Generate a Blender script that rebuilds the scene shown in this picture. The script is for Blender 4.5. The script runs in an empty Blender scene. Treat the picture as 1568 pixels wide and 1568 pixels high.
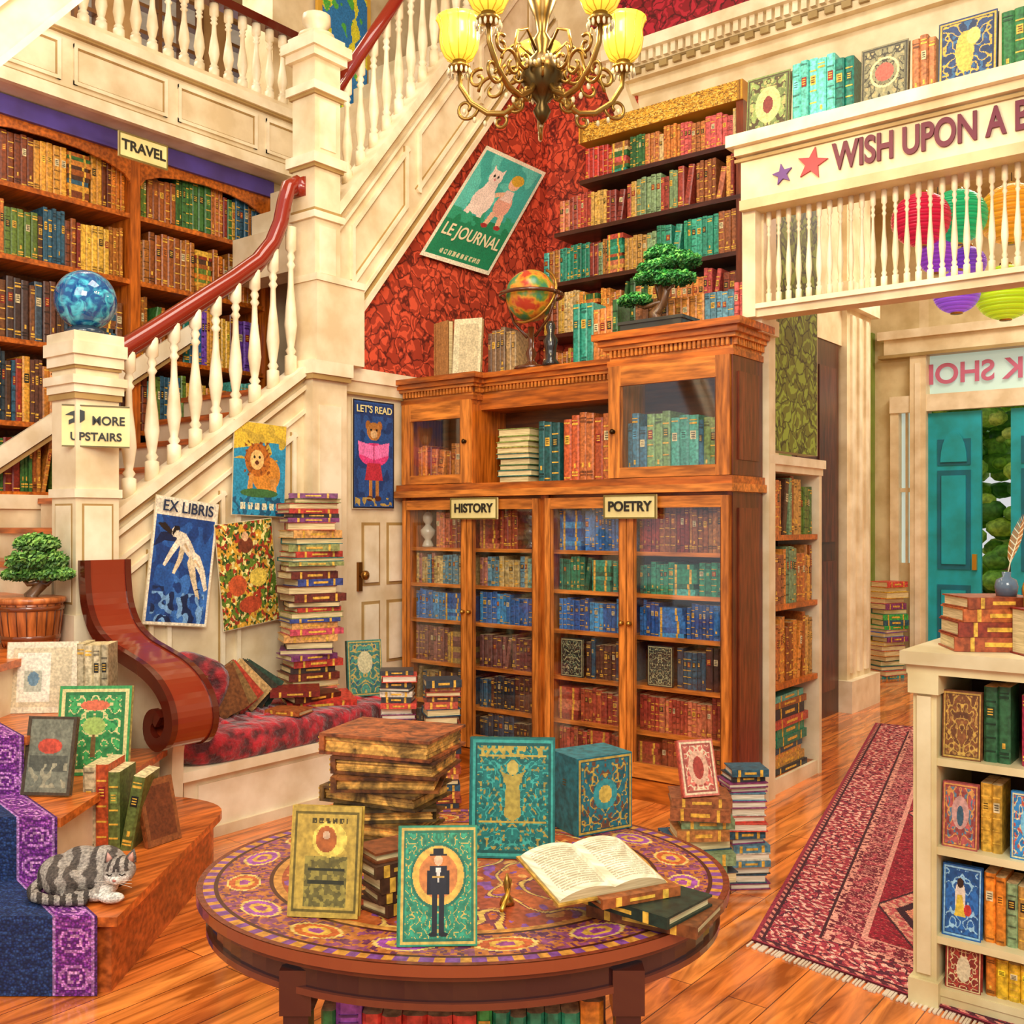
import bpy,math,random
from mathutils import Matrix,Vector,noise
R=random.Random(7)
YAW=38.06
def T(x,y,z): return Matrix.Translation((x,y,z))
def RX(a): return Matrix.Rotation(math.radians(a),4,'X')
def RY(a): return Matrix.Rotation(math.radians(a),4,'Y')
def RZ(a): return Matrix.Rotation(math.radians(a),4,'Z')
def C(r,d,z=0,yaw=0):
    return T(-.6164*d+.7874*r,.7874*d+.6164*r,z)@RZ(YAW+yaw)
def h(s):
    s=s.lstrip('#'); o=[]
    for i in (0,2,4):
        c=int(s[i:i+2],16)/255
        o.append(c/12.92 if c<=.04045 else ((c+.055)/1.055)**2.4)
    return tuple(o)
def mul(c,k): return tuple(min(1,x*k) for x in c)
# ---------------------------------------------------------------- materials
MATS={}
def mk(key):
    if key in MATS: return MATS[key]
    m=bpy.data.materials.new(key); m.use_nodes=True
    nt=m.node_tree; N=nt.nodes; L=nt.links
    b=N['Principled BSDF']; out=N['Material Output']
    at=N.new('ShaderNodeAttribute'); at.attribute_name='Col'
    tc=N.new('ShaderNodeTexCoord')
    def noi(scale,vec=None,det=4,sc=(1,1,1)):
        mp=N.new('ShaderNodeMapping'); mp.inputs['Scale'].default_value=sc
        L.new(tc.outputs['Object'],mp.inputs[0])
        n=N.new('ShaderNodeTexNoise'); n.inputs['Scale'].default_value=scale; n.inputs['Detail'].default_value=det
        L.new(mp.outputs[0],n.inputs['Vector']); return n
    def ramp(src,a,b_,p0=.35,p1=.65):
        r=N.new('ShaderNodeValToRGB'); r.color_ramp.elements[0].position=p0; r.color_ramp.elements[1].position=p1
        r.color_ramp.elements[0].color=(*a,1); r.color_ramp.elements[1].color=(*b_,1)
        L.new(src,r.inputs[0]); return r.outputs[0]
    def mulc(a,b_):
        x=N.new('ShaderNodeMix'); x.data_type='RGBA'; x.blend_type='MULTIPLY'; x.inputs[0].default_value=1
        L.new(a,x.inputs[6]); L.new(b_,x.inputs[7]); return x.outputs[2]
    def bump(src,st,dist=.01):
        bp=N.new('ShaderNodeBump'); bp.inputs['Strength'].default_value=st; bp.inputs['Distance'].default_value=dist
        L.new(src,bp.inputs['Height']); L.new(bp.outputs[0],b.inputs['Normal'])
    b.inputs['Roughness'].default_value=.5
    col=at.outputs['Color']
    if key in('woodx','woody','woodz'):
        sc={'woodx':(.12,1,1),'woody':(1,.12,1),'woodz':(1,1,.12)}[key]
        n=noi(45,det=6,sc=sc); col=mulc(col,ramp(n.outputs[0],(.52,.44,.36),(1.28,1.22,1.12)))
        n2=noi(5,sc=sc); col=mulc(col,ramp(n2.outputs[0],(.75,.7,.65),(1.2,1.2,1.15)))
        b.inputs['Roughness'].default_value=.3; bump(n.outputs[0],.15,.003)
    elif key=='paint':
        n=noi(5,det=6); col=mulc(col,ramp(n.outputs[0],(.82,.75,.64),(1.07,1.07,1.07))); b.inputs['Roughness'].default_value=.42
    elif key=='book':
        n=noi(60); col=mulc(col,ramp(n.outputs[0],(.6,.58,.55),(1.3,1.3,1.3))); b.inputs['Roughness'].default_value=.4; bump(n.outputs[0],.2,.002)
    elif key=='worn':
        n=noi(22,det=7); n.inputs['Distortion'].default_value=.8; col=mulc(col,ramp(n.outputs[0],(.3,.26,.22),(1.7,1.5,1.2),.36,.66))
        n2=noi(90,det=3); col=mulc(col,ramp(n2.outputs[0],(.7,.7,.7),(1.2,1.2,1.2))); b.inputs['Roughness'].default_value=.5; bump(n.outputs[0],.5,.006)
    elif key=='art':
        n=noi(90); col=mulc(col,ramp(n.outputs[0],(.75,.75,.75),(1.18,1.18,1.18))); b.inputs['Roughness'].default_value=.5
    elif key=='rug':
        n=noi(120,det=3); col=mulc(col,ramp(n.outputs[0],(.6,.56,.56),(1.4,1.35,1.35))); b.inputs['Roughness'].default_value=.9; bump(n.outputs[0],.5,.005)
    elif key=='inlay':
        n=noi(70); col=mulc(col,ramp(n.outputs[0],(.68,.62,.57),(1.22,1.22,1.22))); b.inputs['Roughness'].default_value=.26
    elif key=='paper':
        n=noi(40,sc=(.3,.3,6)); col=mulc(col,ramp(n.outputs[0],(.72,.68,.6),(1.1,1.1,1.1))); b.inputs['Roughness'].default_value=.8
    elif key=='gold':
        b.inputs['Metallic'].default_value=.85; b.inputs['Roughness'].default_value=.3
    elif key=='velvet':
        n=noi(14,det=6); col=mulc(col,ramp(n.outputs[0],(.22,.15,.15),(1.6,1.35,1.35),.4,.62)); b.inputs['Roughness'].default_value=.7; bump(n.outputs[0],.9,.05)
        b.inputs['Sheen Weight'].default_value=.4
    elif key=='knit':
        v=N.new('ShaderNodeTexVoronoi'); v.inputs['Scale'].default_value=110; L.new(tc.outputs['Object'],v.inputs['Vector'])
        col=mulc(col,ramp(v.outputs[0],(1.7,1.7,1.7),(.5,.5,.5),.1,.6)); b.inputs['Roughness'].default_value=.85; bump(v.outputs[0],.5,.006)
    elif key=='leaf':
        n=noi(18); col=mulc(col,ramp(n.outputs[0],(.5,.6,.4),(1.4,1.3,1.1))); b.inputs['Roughness'].default_value=.55
    elif key=='fur':
        n3=noi(150,det=3,sc=(1,.6,1)); col=mulc(col,ramp(n3.outputs[0],(.55,.55,.55),(1.35,1.35,1.35)))
        b.inputs['Roughness'].default_value=.85; bump(n3.outputs[0],.8,.006)
    elif key=='wallpaper':
        n=noi(7,det=3)
        mx=N.new('ShaderNodeMix'); mx.data_type='RGBA'; mx.inputs[0].default_value=.16; L.new(tc.outputs['Object'],mx.inputs[6]); L.new(n.outputs['Color'],mx.inputs[7])
        v=N.new('ShaderNodeTexVoronoi'); v.feature='SMOOTH_F1'; v.inputs['Scale'].default_value=9; L.new(mx.outputs[2],v.inputs['Vector'])
        w=N.new('ShaderNodeMath'); w.operation='MULTIPLY'; w.inputs[1].default_value=26; L.new(v.outputs[0],w.inputs[0])
        s=N.new('ShaderNodeMath'); s.operation='SINE'; L.new(w.outputs[0],s.inputs[0])
        col=mulc(col,ramp(s.outputs[0],(.62,.48,.44),(1.15,1.1,1.05),.1,.4))
        v2=N.new('ShaderNodeTexVoronoi'); v2.feature='DISTANCE_TO_EDGE'; v2.inputs['Scale'].default_value=12; L.new(mx.outputs[2],v2.inputs['Vector'])
        col=mulc(col,ramp(v2.outputs[0],(.3,.22,.22),(1.1,1.05,1.0),.02,.08)); b.inputs['Roughness'].default_value=.6
    elif key=='floorwood':
        mp=N.new('ShaderNodeMapping'); mp.inputs['Rotation'].default_value=(0,0,math.radians(90)); L.new(tc.outputs['Object'],mp.inputs[0])
        br=N.new('ShaderNodeTexBrick'); L.new(mp.outputs[0],br.inputs['Vector'])
        br.inputs['Scale'].default_value=1; br.inputs['Brick Width'].default_value=1.7; br.inputs['Row Height'].default_value=.13; br.inputs['Mortar Size'].default_value=.002
        br.inputs['Color1'].default_value=(*h('#e08a40'),1); br.inputs['Color2'].default_value=(*h('#cc6e2e'),1); br.inputs['Mortar'].default_value=(*h('#6a3012'),1)
        n=noi(7,det=8,sc=(2.4,.3,1)); n.inputs['Distortion'].default_value=1.2; col=mulc(br.outputs['Color'],ramp(n.outputs[0],(.5,.38,.28),(1.5,1.42,1.3),.34,.64))
        b.inputs['Roughness'].default_value=.13; b.inputs['Coat Weight'].default_value=.4; b.inputs['Coat Roughness'].default_value=.08
    elif key=='shiny':
        b.inputs['Roughness'].default_value=.14; b.inputs['Coat Weight'].default_value=.3
    elif key=='globe':
        n=noi(16,det=5); n.inputs['Distortion'].default_value=1.5; col=ramp(n.outputs[0],h('#0a4f8a'),h('#4fc8dc'),.42,.66); b.inputs['Roughness'].default_value=.06; b.inputs['Coat Weight'].default_value=.8
    elif key=='earth':
        n=noi(9,det=3); r=N.new('ShaderNodeValToRGB'); e=r.color_ramp.elements; e[0].color=(*h('#3a7f5b'),1); e[0].position=.4; e[1].color=(*h('#d8952f'),1); e[1].position=.52
        x=e.new(.6); x.color=(*h('#b8402a'),1); x=e.new(.46); x.color=(*h('#6f8f34'),1)
        L.new(n.outputs[0],r.inputs[0]); col=r.outputs[0]; b.inputs['Roughness'].default_value=.25
    elif key=='lantern_pane_glow' or key=='shade':
        L.new(col,b.inputs['Emission Color']); b.inputs['Emission Strength'].default_value={'lantern_pane_glow':.45,'shade':.8}[key]
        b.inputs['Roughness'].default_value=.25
    L.new(col,b.inputs['Base Color'])
    if key=='glass':
        for l in list(nt.links):
            if l.to_node==out: nt.links.remove(l)
        tr=N.new('ShaderNodeBsdfTransparent'); gl=N.new('ShaderNodeBsdfGlossy'); gl.inputs['Roughness'].default_value=.05
        mx=N.new('ShaderNodeMixShader'); mx.inputs[0].default_value=.07
        L.new(tr.outputs[0],mx.inputs[1]); L.new(gl.outputs[0],mx.inputs[2]); L.new(mx.outputs[0],out.inputs[0])
    MATS[key]=m; return m
# ---------------------------------------------------------------- mesh accumulator
RJ=random.Random(3)
class G:
    def __init__(s,M=None):
        s.v=[];s.f=[];s.c=[];s.m=[];s.sm=[];s.M=M or Matrix()
    def add(s,vs,fs,col,mat='paint',M=None,smooth=False):
        MM=s.M@M if M is not None else s.M
        b=len(s.v); s.v+=[tuple(MM@Vector(p)) for p in vs]
        multi=isinstance(col,list)
        for i,f in enumerate(fs):
            s.f.append([b+k for k in f]); s.c.append(col[i] if multi else col); s.m.append(mat); s.sm.append(smooth)
    def box(s,x0,x1,y0,y1,z0,z1,col,mat='paint',M=None):
        e=RJ.uniform(0,.0009) if min(abs(x1-x0),abs(y1-y0),abs(z1-z0))>.009 else RJ.uniform(0,.0002)
        x0-=e;x1+=e;y0-=e;y1+=e;z0-=e;z1+=e
        vs=[(x0,y0,z0),(x1,y0,z0),(x1,y1,z0),(x0,y1,z0),(x0,y0,z1),(x1,y0,z1),(x1,y1,z1),(x0,y1,z1)]
        s.add(vs,[(3,2,1,0),(4,5,6,7),(0,1,5,4),(1,2,6,5),(2,3,7,6),(3,0,4,7)],col,mat,M)
    def lathe(s,prof,M,col,mat='paint',seg=10,sx=1,sy=1):
        vs=[];fs=[]
        for r,z in prof:
            for i in range(seg):
                a=2*math.pi*i/seg; vs.append((r*math.cos(a)*sx,r*math.sin(a)*sy,z))
        for j in range(len(prof)-1):
            for i in range(seg):
                k=(i+1)%seg; fs.append((j*seg+i,j*seg+k,(j+1)*seg+k,(j+1)*seg+i))
        fs.append(tuple(range(seg))[::-1]); fs.append(tuple((len(prof)-1)*seg+i for i in range(seg)))
        s.add(vs,fs,col,mat,M,True)
    def tube(s,pts,rad,col,mat='paint',seg=8,M=None):
        P=[Vector(p) for p in pts]; n=len(P); rad=rad if isinstance(rad,list) else [rad]*n
        vs=[];fs=[];up=None
        for i in range(n):
            t=(P[min(i+1,n-1)]-P[max(i-1,0)]).normalized()
            if up is None:
                up=Vector((0,0,1)) if abs(t.z)<.9 else Vector((1,0,0))
            a=t.cross(up).normalized(); up=a.cross(t).normalized()
            for k in range(seg):
                q=2*math.pi*k/seg; vs.append(tuple(P[i]+(a*math.cos(q)+up*math.sin(q))*rad[i]))
        for i in range(n-1):
            for k in range(seg):
                l=(k+1)%seg; fs.append((i*seg+k,i*seg+l,(i+1)*seg+l,(i+1)*seg+k))
        fs.append(tuple(range(seg))[::-1]); fs.append(tuple((n-1)*seg+k for k in range(seg)))
        s.add(vs,fs,col,mat,M,True)
    def extr(s,poly,t,col,mat='paint',M=None,y0=0):
        y0-=RJ.uniform(0,.0006)
        n=len(poly); vs=[(x,y0,z) for x,z in poly]+[(x,y0+t,z) for x,z in poly]
        fs=[tuple(range(n)),tuple(range(2*n-1,n-1,-1))]+[(i,i+n,(i+1)%n+n,(i+1)%n) for i in range(n)]
        s.add(vs,fs,col,mat,M)
    def slab(s,poly,z0,z1,col,mat='paint',M=None):
        n=len(poly); vs=[(x,y,z0) for x,y in poly]+[(x,y,z1) for x,y in poly]
        fs=[tuple(range(n))[::-1],tuple(range(n,2*n))]+[(i,(i+1)%n,(i+1)%n+n,i+n) for i in range(n)]
        s.add(vs,fs,col,mat,M)
    def paint(s,w,hh,nx,ny,fn,mat='art',M=None,map=None):
        vs=[];fs=[];cs=[]
        for j in range(ny+1):
            for i in range(nx+1):
                u,v=i/nx,j/ny
                vs.append(map(u,v) if map else (u*w,0,v*hh))
        for j in range(ny):
            for i in range(nx):
                a=j*(nx+1)+i; c=fn((i+.5)/nx,(j+.5)/ny)
                if c is None: continue
                fs.append((a,a+1,a+nx+2,a+nx+1)); cs.append(c)
        s.add(vs,fs,cs,mat,M)
    def sup(s,c,hs,e,col,mat='paint',M=None,nu=20,nv=12):
        vs=[];fs=[]
        def sp(x,p): return math.copysign(abs(x)**p,x)
        for j in range(nv+1):
            ph=-math.pi/2+math.pi*j/nv
            for i in range(nu):
                th=2*math.pi*i/nu
                vs.append((c[0]+hs[0]*sp(math.cos(ph),e)*sp(math.cos(th),e),c[1]+hs[1]*sp(math.cos(ph),e)*sp(math.sin(th),e),c[2]+hs[2]*sp(math.sin(ph),e)))
        for j in range(nv):
            for i in range(nu):
                k=(i+1)%nu; fs.append((j*nu+i,j*nu+k,(j+1)*nu+k,(j+1)*nu+i))
        s.add(vs,fs,col,mat,M,True)
    def build(s,name,parent=None):
        me=bpy.data.meshes.new(name)
        xs=[p[0] for p in s.v]; ys=[p[1] for p in s.v]; zs=[p[2] for p in s.v]
        o=((min(xs)+max(xs))/2,(min(ys)+max(ys))/2,min(zs))
        if parent is not None: o=tuple(parent.location)
        me.from_pydata([(p[0]-o[0],p[1]-o[1],p[2]-o[2]) for p in s.v],[],s.f)
        keys=[]
        for k in s.m:
            if k not in keys: keys.append(k)
        for k in keys: me.materials.append(mk(k))
        ix={k:i for i,k in enumerate(keys)}
        me.polygons.foreach_set('material_index',[ix[k] for k in s.m])
        me.polygons.foreach_set('use_smooth',s.sm)
        ca=me.color_attributes.new(name='Col',type='FLOAT_COLOR',domain='CORNER')
        d=[]
        for f,c in zip(s.f,s.c): d+=[c[0],c[1],c[2],1.0]*len(f)
        ca.data.foreach_set('color',d)
        me.update()
        ob=bpy.data.objects.new(name,me); bpy.context.scene.collection.objects.link(ob)
        if parent is not None: ob.parent=parent
        else: ob.location=o
        return ob
def text(s,M,size,col,name,parent,sx=1,ext=.003,off=0,align='CENTER'):
    cu=bpy.data.curves.new(name,'FONT'); cu.body=s; cu.size=size; cu.extrude=ext; cu.offset=off; cu.align_x=align; cu.align_y='CENTER'
    t=bpy.data.objects.new('tmp',cu); bpy.context.scene.collection.objects.link(t); bpy.context.view_layer.update()
    me=bpy.data.meshes.new_from_object(t.evaluated_get(bpy.context.evaluated_depsgraph_get())); bpy.data.objects.remove(t)
    me.transform(Matrix.Translation(parent.location).inverted()@M@RX(90)@Matrix.Diagonal((sx,1,1,1)))
    m=bpy.data.materials.new('ink_'+name); m.use_nodes=True; m.node_tree.nodes['Principled BSDF'].inputs['Base Color'].default_value=(*col,1)
    me.materials.clear(); me.materials.append(m)
    ob=bpy.data.objects.new(name,me); bpy.context.scene.collection.objects.link(ob); ob.parent=parent
    return ob
# ---------------------------------------------------------------- palettes
P_LEFT=[h(x) for x in ['#9a521c','#b8692a','#7b3a17','#d99a35','#5f7a2c','#3a6a2f','#8d2c1a','#c87e2e','#4a2e1d','#e0b03c','#2f5a6f','#a3621f','#d27a24']]
P_BLUE=[h(x) for x in ['#2f7ac0','#2a66aa','#3f96cc','#1f559a']]
P_RED=[h(x) for x in ['#a04030','#b8523c','#8a3428','#c87450','#a34a2c']]
P_GREEN=[h(x) for x in ['#2c8a66','#1f7a5f','#3a9f82','#27684b','#4fafa0']]
P_DARK=[h(x) for x in ['#2a3840','#1f2e38','#46302a','#394a58','#2a5468','#613a2a']]
P_MIX=[h(x) for x in ['#c8392c','#e0903a','#2f8f7a','#d8ba80','#9a4f2c','#d05c56','#5f8fa0','#d8b04a','#3a6a3a','#8a3f24','#b8703a','#9a623a','#d0803a']]
P_TAN=[h(x) for x in ['#c89648','#b0743a','#d8ac58','#985830','#7f986a','#b84a38','#d69448']]
P_BRIGHT=[h(x) for x in ['#e0b428','#3faa4f','#2a7cc8','#9a4fb0','#d84a3a','#2f6f3a','#e88a2a','#c83a58','#3a9a98']]
P_TEAL=[h(x) for x in ['#3aa8b0','#2f9a72','#63c8b8','#1f7a68','#3fb87f','#2a659a','#7248a8','#33a08f']]
PAGE=h('#e6d29c'); GOLD=h('#e2b040'); WHITE=h('#eddcb6'); TRIM=h('#f6e9ca'); WOOD=h('#bd661f'); WOODD=h('#7a3a18'); MAHO=h('#8a2818')
def spine(g,M,x,w,hh,dep,col,rnd=R):
    c=.2*w; y=.006
    vs=[(x,y,0),(x+c,0,0),(x+w-c,0,0),(x+w,y,0),(x+w,dep,0),(x,dep,0)]
    vs+=[(a,b,hh) for a,b,_ in vs]
    fs=[(5,4,3,2,1,0),(6,7,8,9,10,11)]+[(i,(i+1)%6,(i+1)%6+6,i+6) for i in range(6)]
    g.add(vs,fs,[col,PAGE]+[col]*6,'book',M)
    if w>.014:
        q=rnd.random()
        gc=GOLD if rnd.random()<.65 else mul(col,.35)
        if q<.4:
            bands=((.08,.1),(.12,.15),(.85,.88),(.91,.925))
        elif q<.8:
            bands=((.14,.16),(.32,.34),(.5,.52),(.8,.82))
        else: bands=((.05,.07),(.93,.95))
        for a,b in bands: g.box(x+c*.6,x+w-c*.6,-.0014,.003,hh*a,hh*b,gc,'book',M)
        if q>.25:
            lc=rnd.choice([GOLD,h('#d8c898'),h('#8c1f1a'),h('#20201c'),mul(col,1.6),mul(col,.4)])
            g.box(x+c,x+w-c,-.0016,.002,hh*.6,hh*.74,lc,'book',M)
            tcol=GOLD if sum(lc)<.6 else mul(lc,.15)
            for zz_ in (.63,.665,.70): g.box(x+c*1.5,x+w-c*1.5,-.0024,.002,hh*zz_,hh*(zz_+.014),tcol,'book',M)
        if q<.3: g.box(x+w*.38,x+w*.62,-.0018,.002,hh*.2,hh*.27,GOLD,'book',M)
def row(g,M,L,h0,h1,pal,dep=.14,w0=.016,w1=.042,stacks=.06,lean=.05,gap=0):
    x=0; run=0
    while x<L-w0:
        if run<=0:
            col=R.choice(pal); run=R.choice([1,1,2,3,5]); bh=R.uniform(h0,h1); bw=R.uniform(w0,w1)
        run-=1
        if R.random()<stacks and L-x>.17:
            z=0; ww=R.uniform(.13,.17)
            while z<h1*.8:
                t=R.uniform(.02,.04); cc=R.choice(pal)
                w2=ww*R.uniform(.85,1)
                g.box(x,x+w2,.0,dep,z,z+t,cc,'book',M)
                for a_ in (.01,w2*.7): g.box(x+a_,x+a_+.012,-.002,dep,z+.001,z+t-.001,GOLD,'book',M)
                z+=t+.001
            x+=ww+.004; run=0; continue
        w=min(bw*R.uniform(.92,1.08),L-x); hh=bh*R.uniform(.97,1.02)
        c=mul(col,R.uniform(.75,1.2))
        if R.random()<lean and x+w+.04<L:
            MM=M@T(x,0,0)@RY(R.uniform(6,11)); spine(g,MM,0,w,hh*.97,dep,c); x+=w+hh*.16; run=0; continue
        spine(g,M@T(0,R.uniform(0,.012),0),x,w,hh,dep,c)
        x+=w+.0012
def flatbook(g,M,w,d,t,col,pcol=PAGE):
    e=.004
    g.box(-w/2,w/2,-d/2,d/2,0,e,col,'book',M); g.box(-w/2,w/2,-d/2,d/2,t-e,t,col,'book',M)
    g.box(-w/2,w/2,-d/2-.004,-d/2+.004,0,t,col,'book',M)
    g.box(-w/2+.006,w/2-.006,-d/2+.004,d/2-.006,e,t-e,pcol,'paper',M)
    for k in (-.3,.3):
        g.box(w*k-.006,w*k+.006,-d/2-.0055,-d/2,.001,t-.001,GOLD,'book',M)
    g.box(-w*.16,w*.16,-d/2-.0055,-d/2,t*.35,t*.65,GOLD,'book',M)
def stack(g,M,H,w,d,pal,jit=12,t0=.02,t1=.045,off=.015,flip=.4,pcol=PAGE):
    z=0
    while z<H-t0*.5:
        t=min(R.uniform(t0,t1),max(H-z,.012)); s_=R.uniform(.82,1)
        a=R.uniform(-jit,jit)+(180 if R.random()<flip else 0)
        flatbook(g,M@T(R.uniform(-off,off),R.uniform(-off,off),z)@RZ(a),w*s_,d*s_,t,R.choice(pal),pcol); z+=t+.0005
def inside(poly,x,y):
    c=False; n=len(poly); j=n-1
    for i in range(n):
        xi,yi=poly[i]; xj,yj=poly[j]
        if (yi>y)!=(yj>y) and x<(xj-xi)*(y-yi)/(yj-yi)+xi: c=not c
        j=i
    return c
def shapes(bg,L,ng=.0,k=9):
    sd=R.uniform(0,90)
    def fn(u,v):
        c=bg
        for s in L:
            if s[0]=='e' and ((u-s[1])/s[3])**2+((v-s[2])/s[4])**2<1: c=s[5]
            elif s[0]=='o':
                q=((u-s[1])/s[3])**2+((v-s[2])/s[4])**2
                if .72<q<1: c=s[5]
            elif s[0]=='r' and s[1]<=u<=s[3] and s[2]<=v<=s[4]: c=s[5]
            elif s[0]=='p' and inside(s[1],u,v): c=s[2]
            elif s[0]=='t' and s[1]<=u<=s[3] and s[2]<=v<=s[4]:
                if (int((u-s[1])*s[6])%3!=2) and noise.noise((u*60,v*30,3))>-.25: c=s[5]
            elif s[0]=='n' and s[1]<=u<=s[3] and s[2]<=v<=s[4]:
                if noise.noise((u*s[6],v*s[6]*1.3,sd))>s[7]: c=s[5]
        if ng and c: c=mul(c,1+ng*noise.noise((u*k,v*k,sd+5))+ng*.6*noise.noise((u*k*3,v*k*3,sd)))
        return c
    return fn
def orn(bg,fg,mid=None,k=9,th=.09,L=(),b=.05):
    sd=R.uniform(0,99); sh=shapes(None,L)
    def fn(u,v):
        m=abs(u-.5); e=min(.5-m,min(v,1-v)*1.2)
        if e<b*.45: return bg
        if e<b: return fg
        if e<b*1.5: return mul(bg,.6)
        if L:
            c=sh(u,v)
            if c is not None: return c
        n=noise.noise((m*k,v*k*1.25,sd))
        if abs(n)<th: return fg
        n2=noise.noise((m*k*1.8+9,v*k*2,sd))
        if mid and n2>.25: return mid
        return mul(bg,1+n*.6)
    return fn
def cover(g,M,w,hh,t,col,fn,nx=60,ny=84):
    e=.004
    g.box(-w/2,w/2,0,e,0,hh,col,'book',M); g.box(-w/2,w/2,t-e,t,0,hh,col,'book',M)
    g.box(-w/2-.003,-w/2+.004,0,t,0,hh,col,'book',M)
    g.box(-w/2+.004,w/2-.006,e,t-e,.006,hh-.006,PAGE,'paper',M)
    g.paint(w,hh,nx,ny,fn,'art',M@T(-w/2,-.002,0))
def poster(name,M,w,hh,fn,nx=100,ny=150,mp=None):
    g=G(M)
    if mp is None: g.box(-w/2-.004,w/2+.004,.002,.005,-hh/2-.004,hh/2+.004,h('#e2d4b0'))
    g.paint(w,hh,nx,ny,fn,'art',T(-w/2,0,-hh/2) if mp is None else None,map=mp)
    return g.build(name)
BAL=[(1,0),(1,.13),(.55,.14),(.9,.165),(.55,.19),(.75,.24),(1.05,.34),(.85,.46),(.5,.6),(.42,.72),(.75,.745),(.42,.77),(.7,.8),(.45,.83),(.9,.85),(.9,1)]
def bal(g,M,hh,r,col=None,seg=10): g.lathe([(a*r,b*hh) for a,b in BAL],M,col or TRIM,'paint',seg)
# ================================================================ ROOM
g=G(); g.box(-9,3,-3,14,-.1,0,h('#b86a30'),'floorwood'); g.build('floor')
g=G(); g.box(-9,3,2.5,10.5,6.1,6.2,h('#d8c8a4')); g.build('ceiling')
LC=h('#ead8b2'); TAN=h('#b08a5c')
g=G()
g.box(-6.35,-6.25,-1,6.6,0,3.9,LC)
g.box(-6.25,-5.9,4.72,6.6,0,6.1,LC)
g.box(-6.25,-5.87,1.0,4.72,0,1.62,LC)
g.build('wall_left')
g=G()
g.box(-7.6,-7.5,0,6.6,4.4,5.0,TAN)
for a,b in ((0,2.7),(3.35,3.65),(4.3,4.6),(5.25,5.5),(6.1,6.6)): g.box(-7.6,-7.5,a,b,5.0,6.1,TAN)
g.box(-7.6,-7.5,0,6.6,5.95,6.1,TAN); g.build('wall_gallery')
for i,(a,b) in enumerate(((2.7,3.35),(3.65,4.3),(4.6,5.25),(5.5,6.1))):
    g=G(T(-7.55,0,0)@RZ(90))
    for x in (a,a+(b-a)/3,a+2*(b-a)/3,b-.03): g.box(x,x+.03,-.06,.02,5,5.95,h('#7a5230'))
    for z in (5.0,5.25,5.5,5.72,5.92): g.box(a,b,-.06,.02,z,z+.03,h('#7a5230'))
    g.build('window_%d'%(i+1))
g=G()
g.box(-7.6,-2.9,6.5,6.6,0,6.1,LC); g.box(-2.9,1.2,6.5,6.6,3.95,6.1,LC); g.build('wall_back')
WPR=h('#cc5236')
g=G(); g.box(-4.8,-3.9,6.48,6.5,2.3,5.0,WPR,'wallpaper'); g.build('wall_back_wallpaper')
g=G(); g.box(-4.3,1.2,6.46,6.5,4.98,6.1,h('#a81f34'),'wallpaper'); g.build('wall_back_frieze')
g=G()
g.box(-4.1,1.2,6.30,6.5,4.90,4.98,TRIM); g.box(-4.1,1.2,6.38,6.5,4.74,4.9,WHITE); g.box(-4.1,1.2,6.44,6.5,4.66,4.74,WHITE)
x=-4.08
while x<1.1: g.box(x,x+.035,6.34,6.4,4.83,4.9,TRIM); x+=.06
x=-4.08
while x<1.1: g.box(x,x+.06,6.35,6.4,4.76,4.80,h('#a8905c')); x+=.11
g.box(-4.1,1.2,6.37,6.38,4.80,4.815,h('#8a7448'))
g.extr([(-4.3,5.2),(-4.12,5.2),(-3.86,4.5),(-4.0,4.45)],.12,WHITE,'paint',T(0,6.37,0))
g.build('trim_1')
g=G(); g.box(-3.0,-2.9,6.6,6.95,0,4.6,h('#7f9a3c')); g.box(-3.0,-2.9,6.95,7.95,2.9,4.6,LC); g.box(-3.0,-2.86,7.95,8.5,0,4.6,WHITE)
for z0,z1 in ((.0,.25),(3.2,3.4)): g.box(-3.02,-2.80,7.9,8.56,z0,z1,TRIM)
for y in (8.02,8.18,8.34): g.box(-2.87,-2.84,y,y+.07,.3,3.15,TRIM)
g.box(-3.6,-3.5,8.5,10.4,0,4.6,LC); g.box(-3.55,-2.95,8.48,8.55,0,4.6,LC)
g.build('wall_hall_left')
g=G(); g.box(-2.96,-2.91,6.95,7.9,0,2.9,h('#4a2214'),'woodz')
for z in ((.2,1.2),(1.35,2.7)):
    for y in (7.05,7.48): g.box(-2.915,-2.90,y,y+.35,z[0],z[1],h('#5d2c1a'),'woodz')
g.build('door_1')
g=G(); g.box(1.0,1.1,5.0,10.4,0,4.6,LC); g.build('wall_hall_right')
g=G(); g.box(-3.6,1.1,6.6,10.4,4.6,4.7,h('#d8c8a4')); g.build('ceiling_hall')
FW=h('#e0ceA0'.lower())
g=G()
g.box(-3.6,-3.17,10.3,10.4,0,4.6,FW); g.box(-3.17,-2.99,10.3,10.4,0,1.1,FW); g.box(-3.17,-2.99,10.3,10.4,2.6,4.6,FW)
g.box(-2.99,-2.9,10.3,10.4,0,4.6,WHITE); g.box(-2.9,-1.4,10.3,10.4,3.15,4.6,FW); g.box(-1.4,1.1,10.3,10.4,0,4.6,FW); g.box(-2.9,-1.4,10.28,10.4,2.6,2.74,WHITE)
g.build('wall_front')
g=G()
g.box(-3.3,-1.2,10.2,10.3,3.14,3.3,WHITE); g.box(-3.35,-1.15,10.15,10.3,3.3,3.38,TRIM); g.box(-3.35,-1.15,10.17,10.3,3.12,3.15,h('#a8905c'))
g.box(-3.05,-2.9,10.2,10.3,0,3.14,WHITE); g.box(-3.0,-2.95,10.19,10.2,.2,3.05,TRIM); g.box(-3.25,-3.17,10.24,10.3,0,2.7,WHITE); g.box(-1.4,-1.25,10.2,10.3,0,3.14,WHITE); g.box(-3.25,-1.3,10.22,10.3,2.58,2.74,TRIM)
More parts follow.
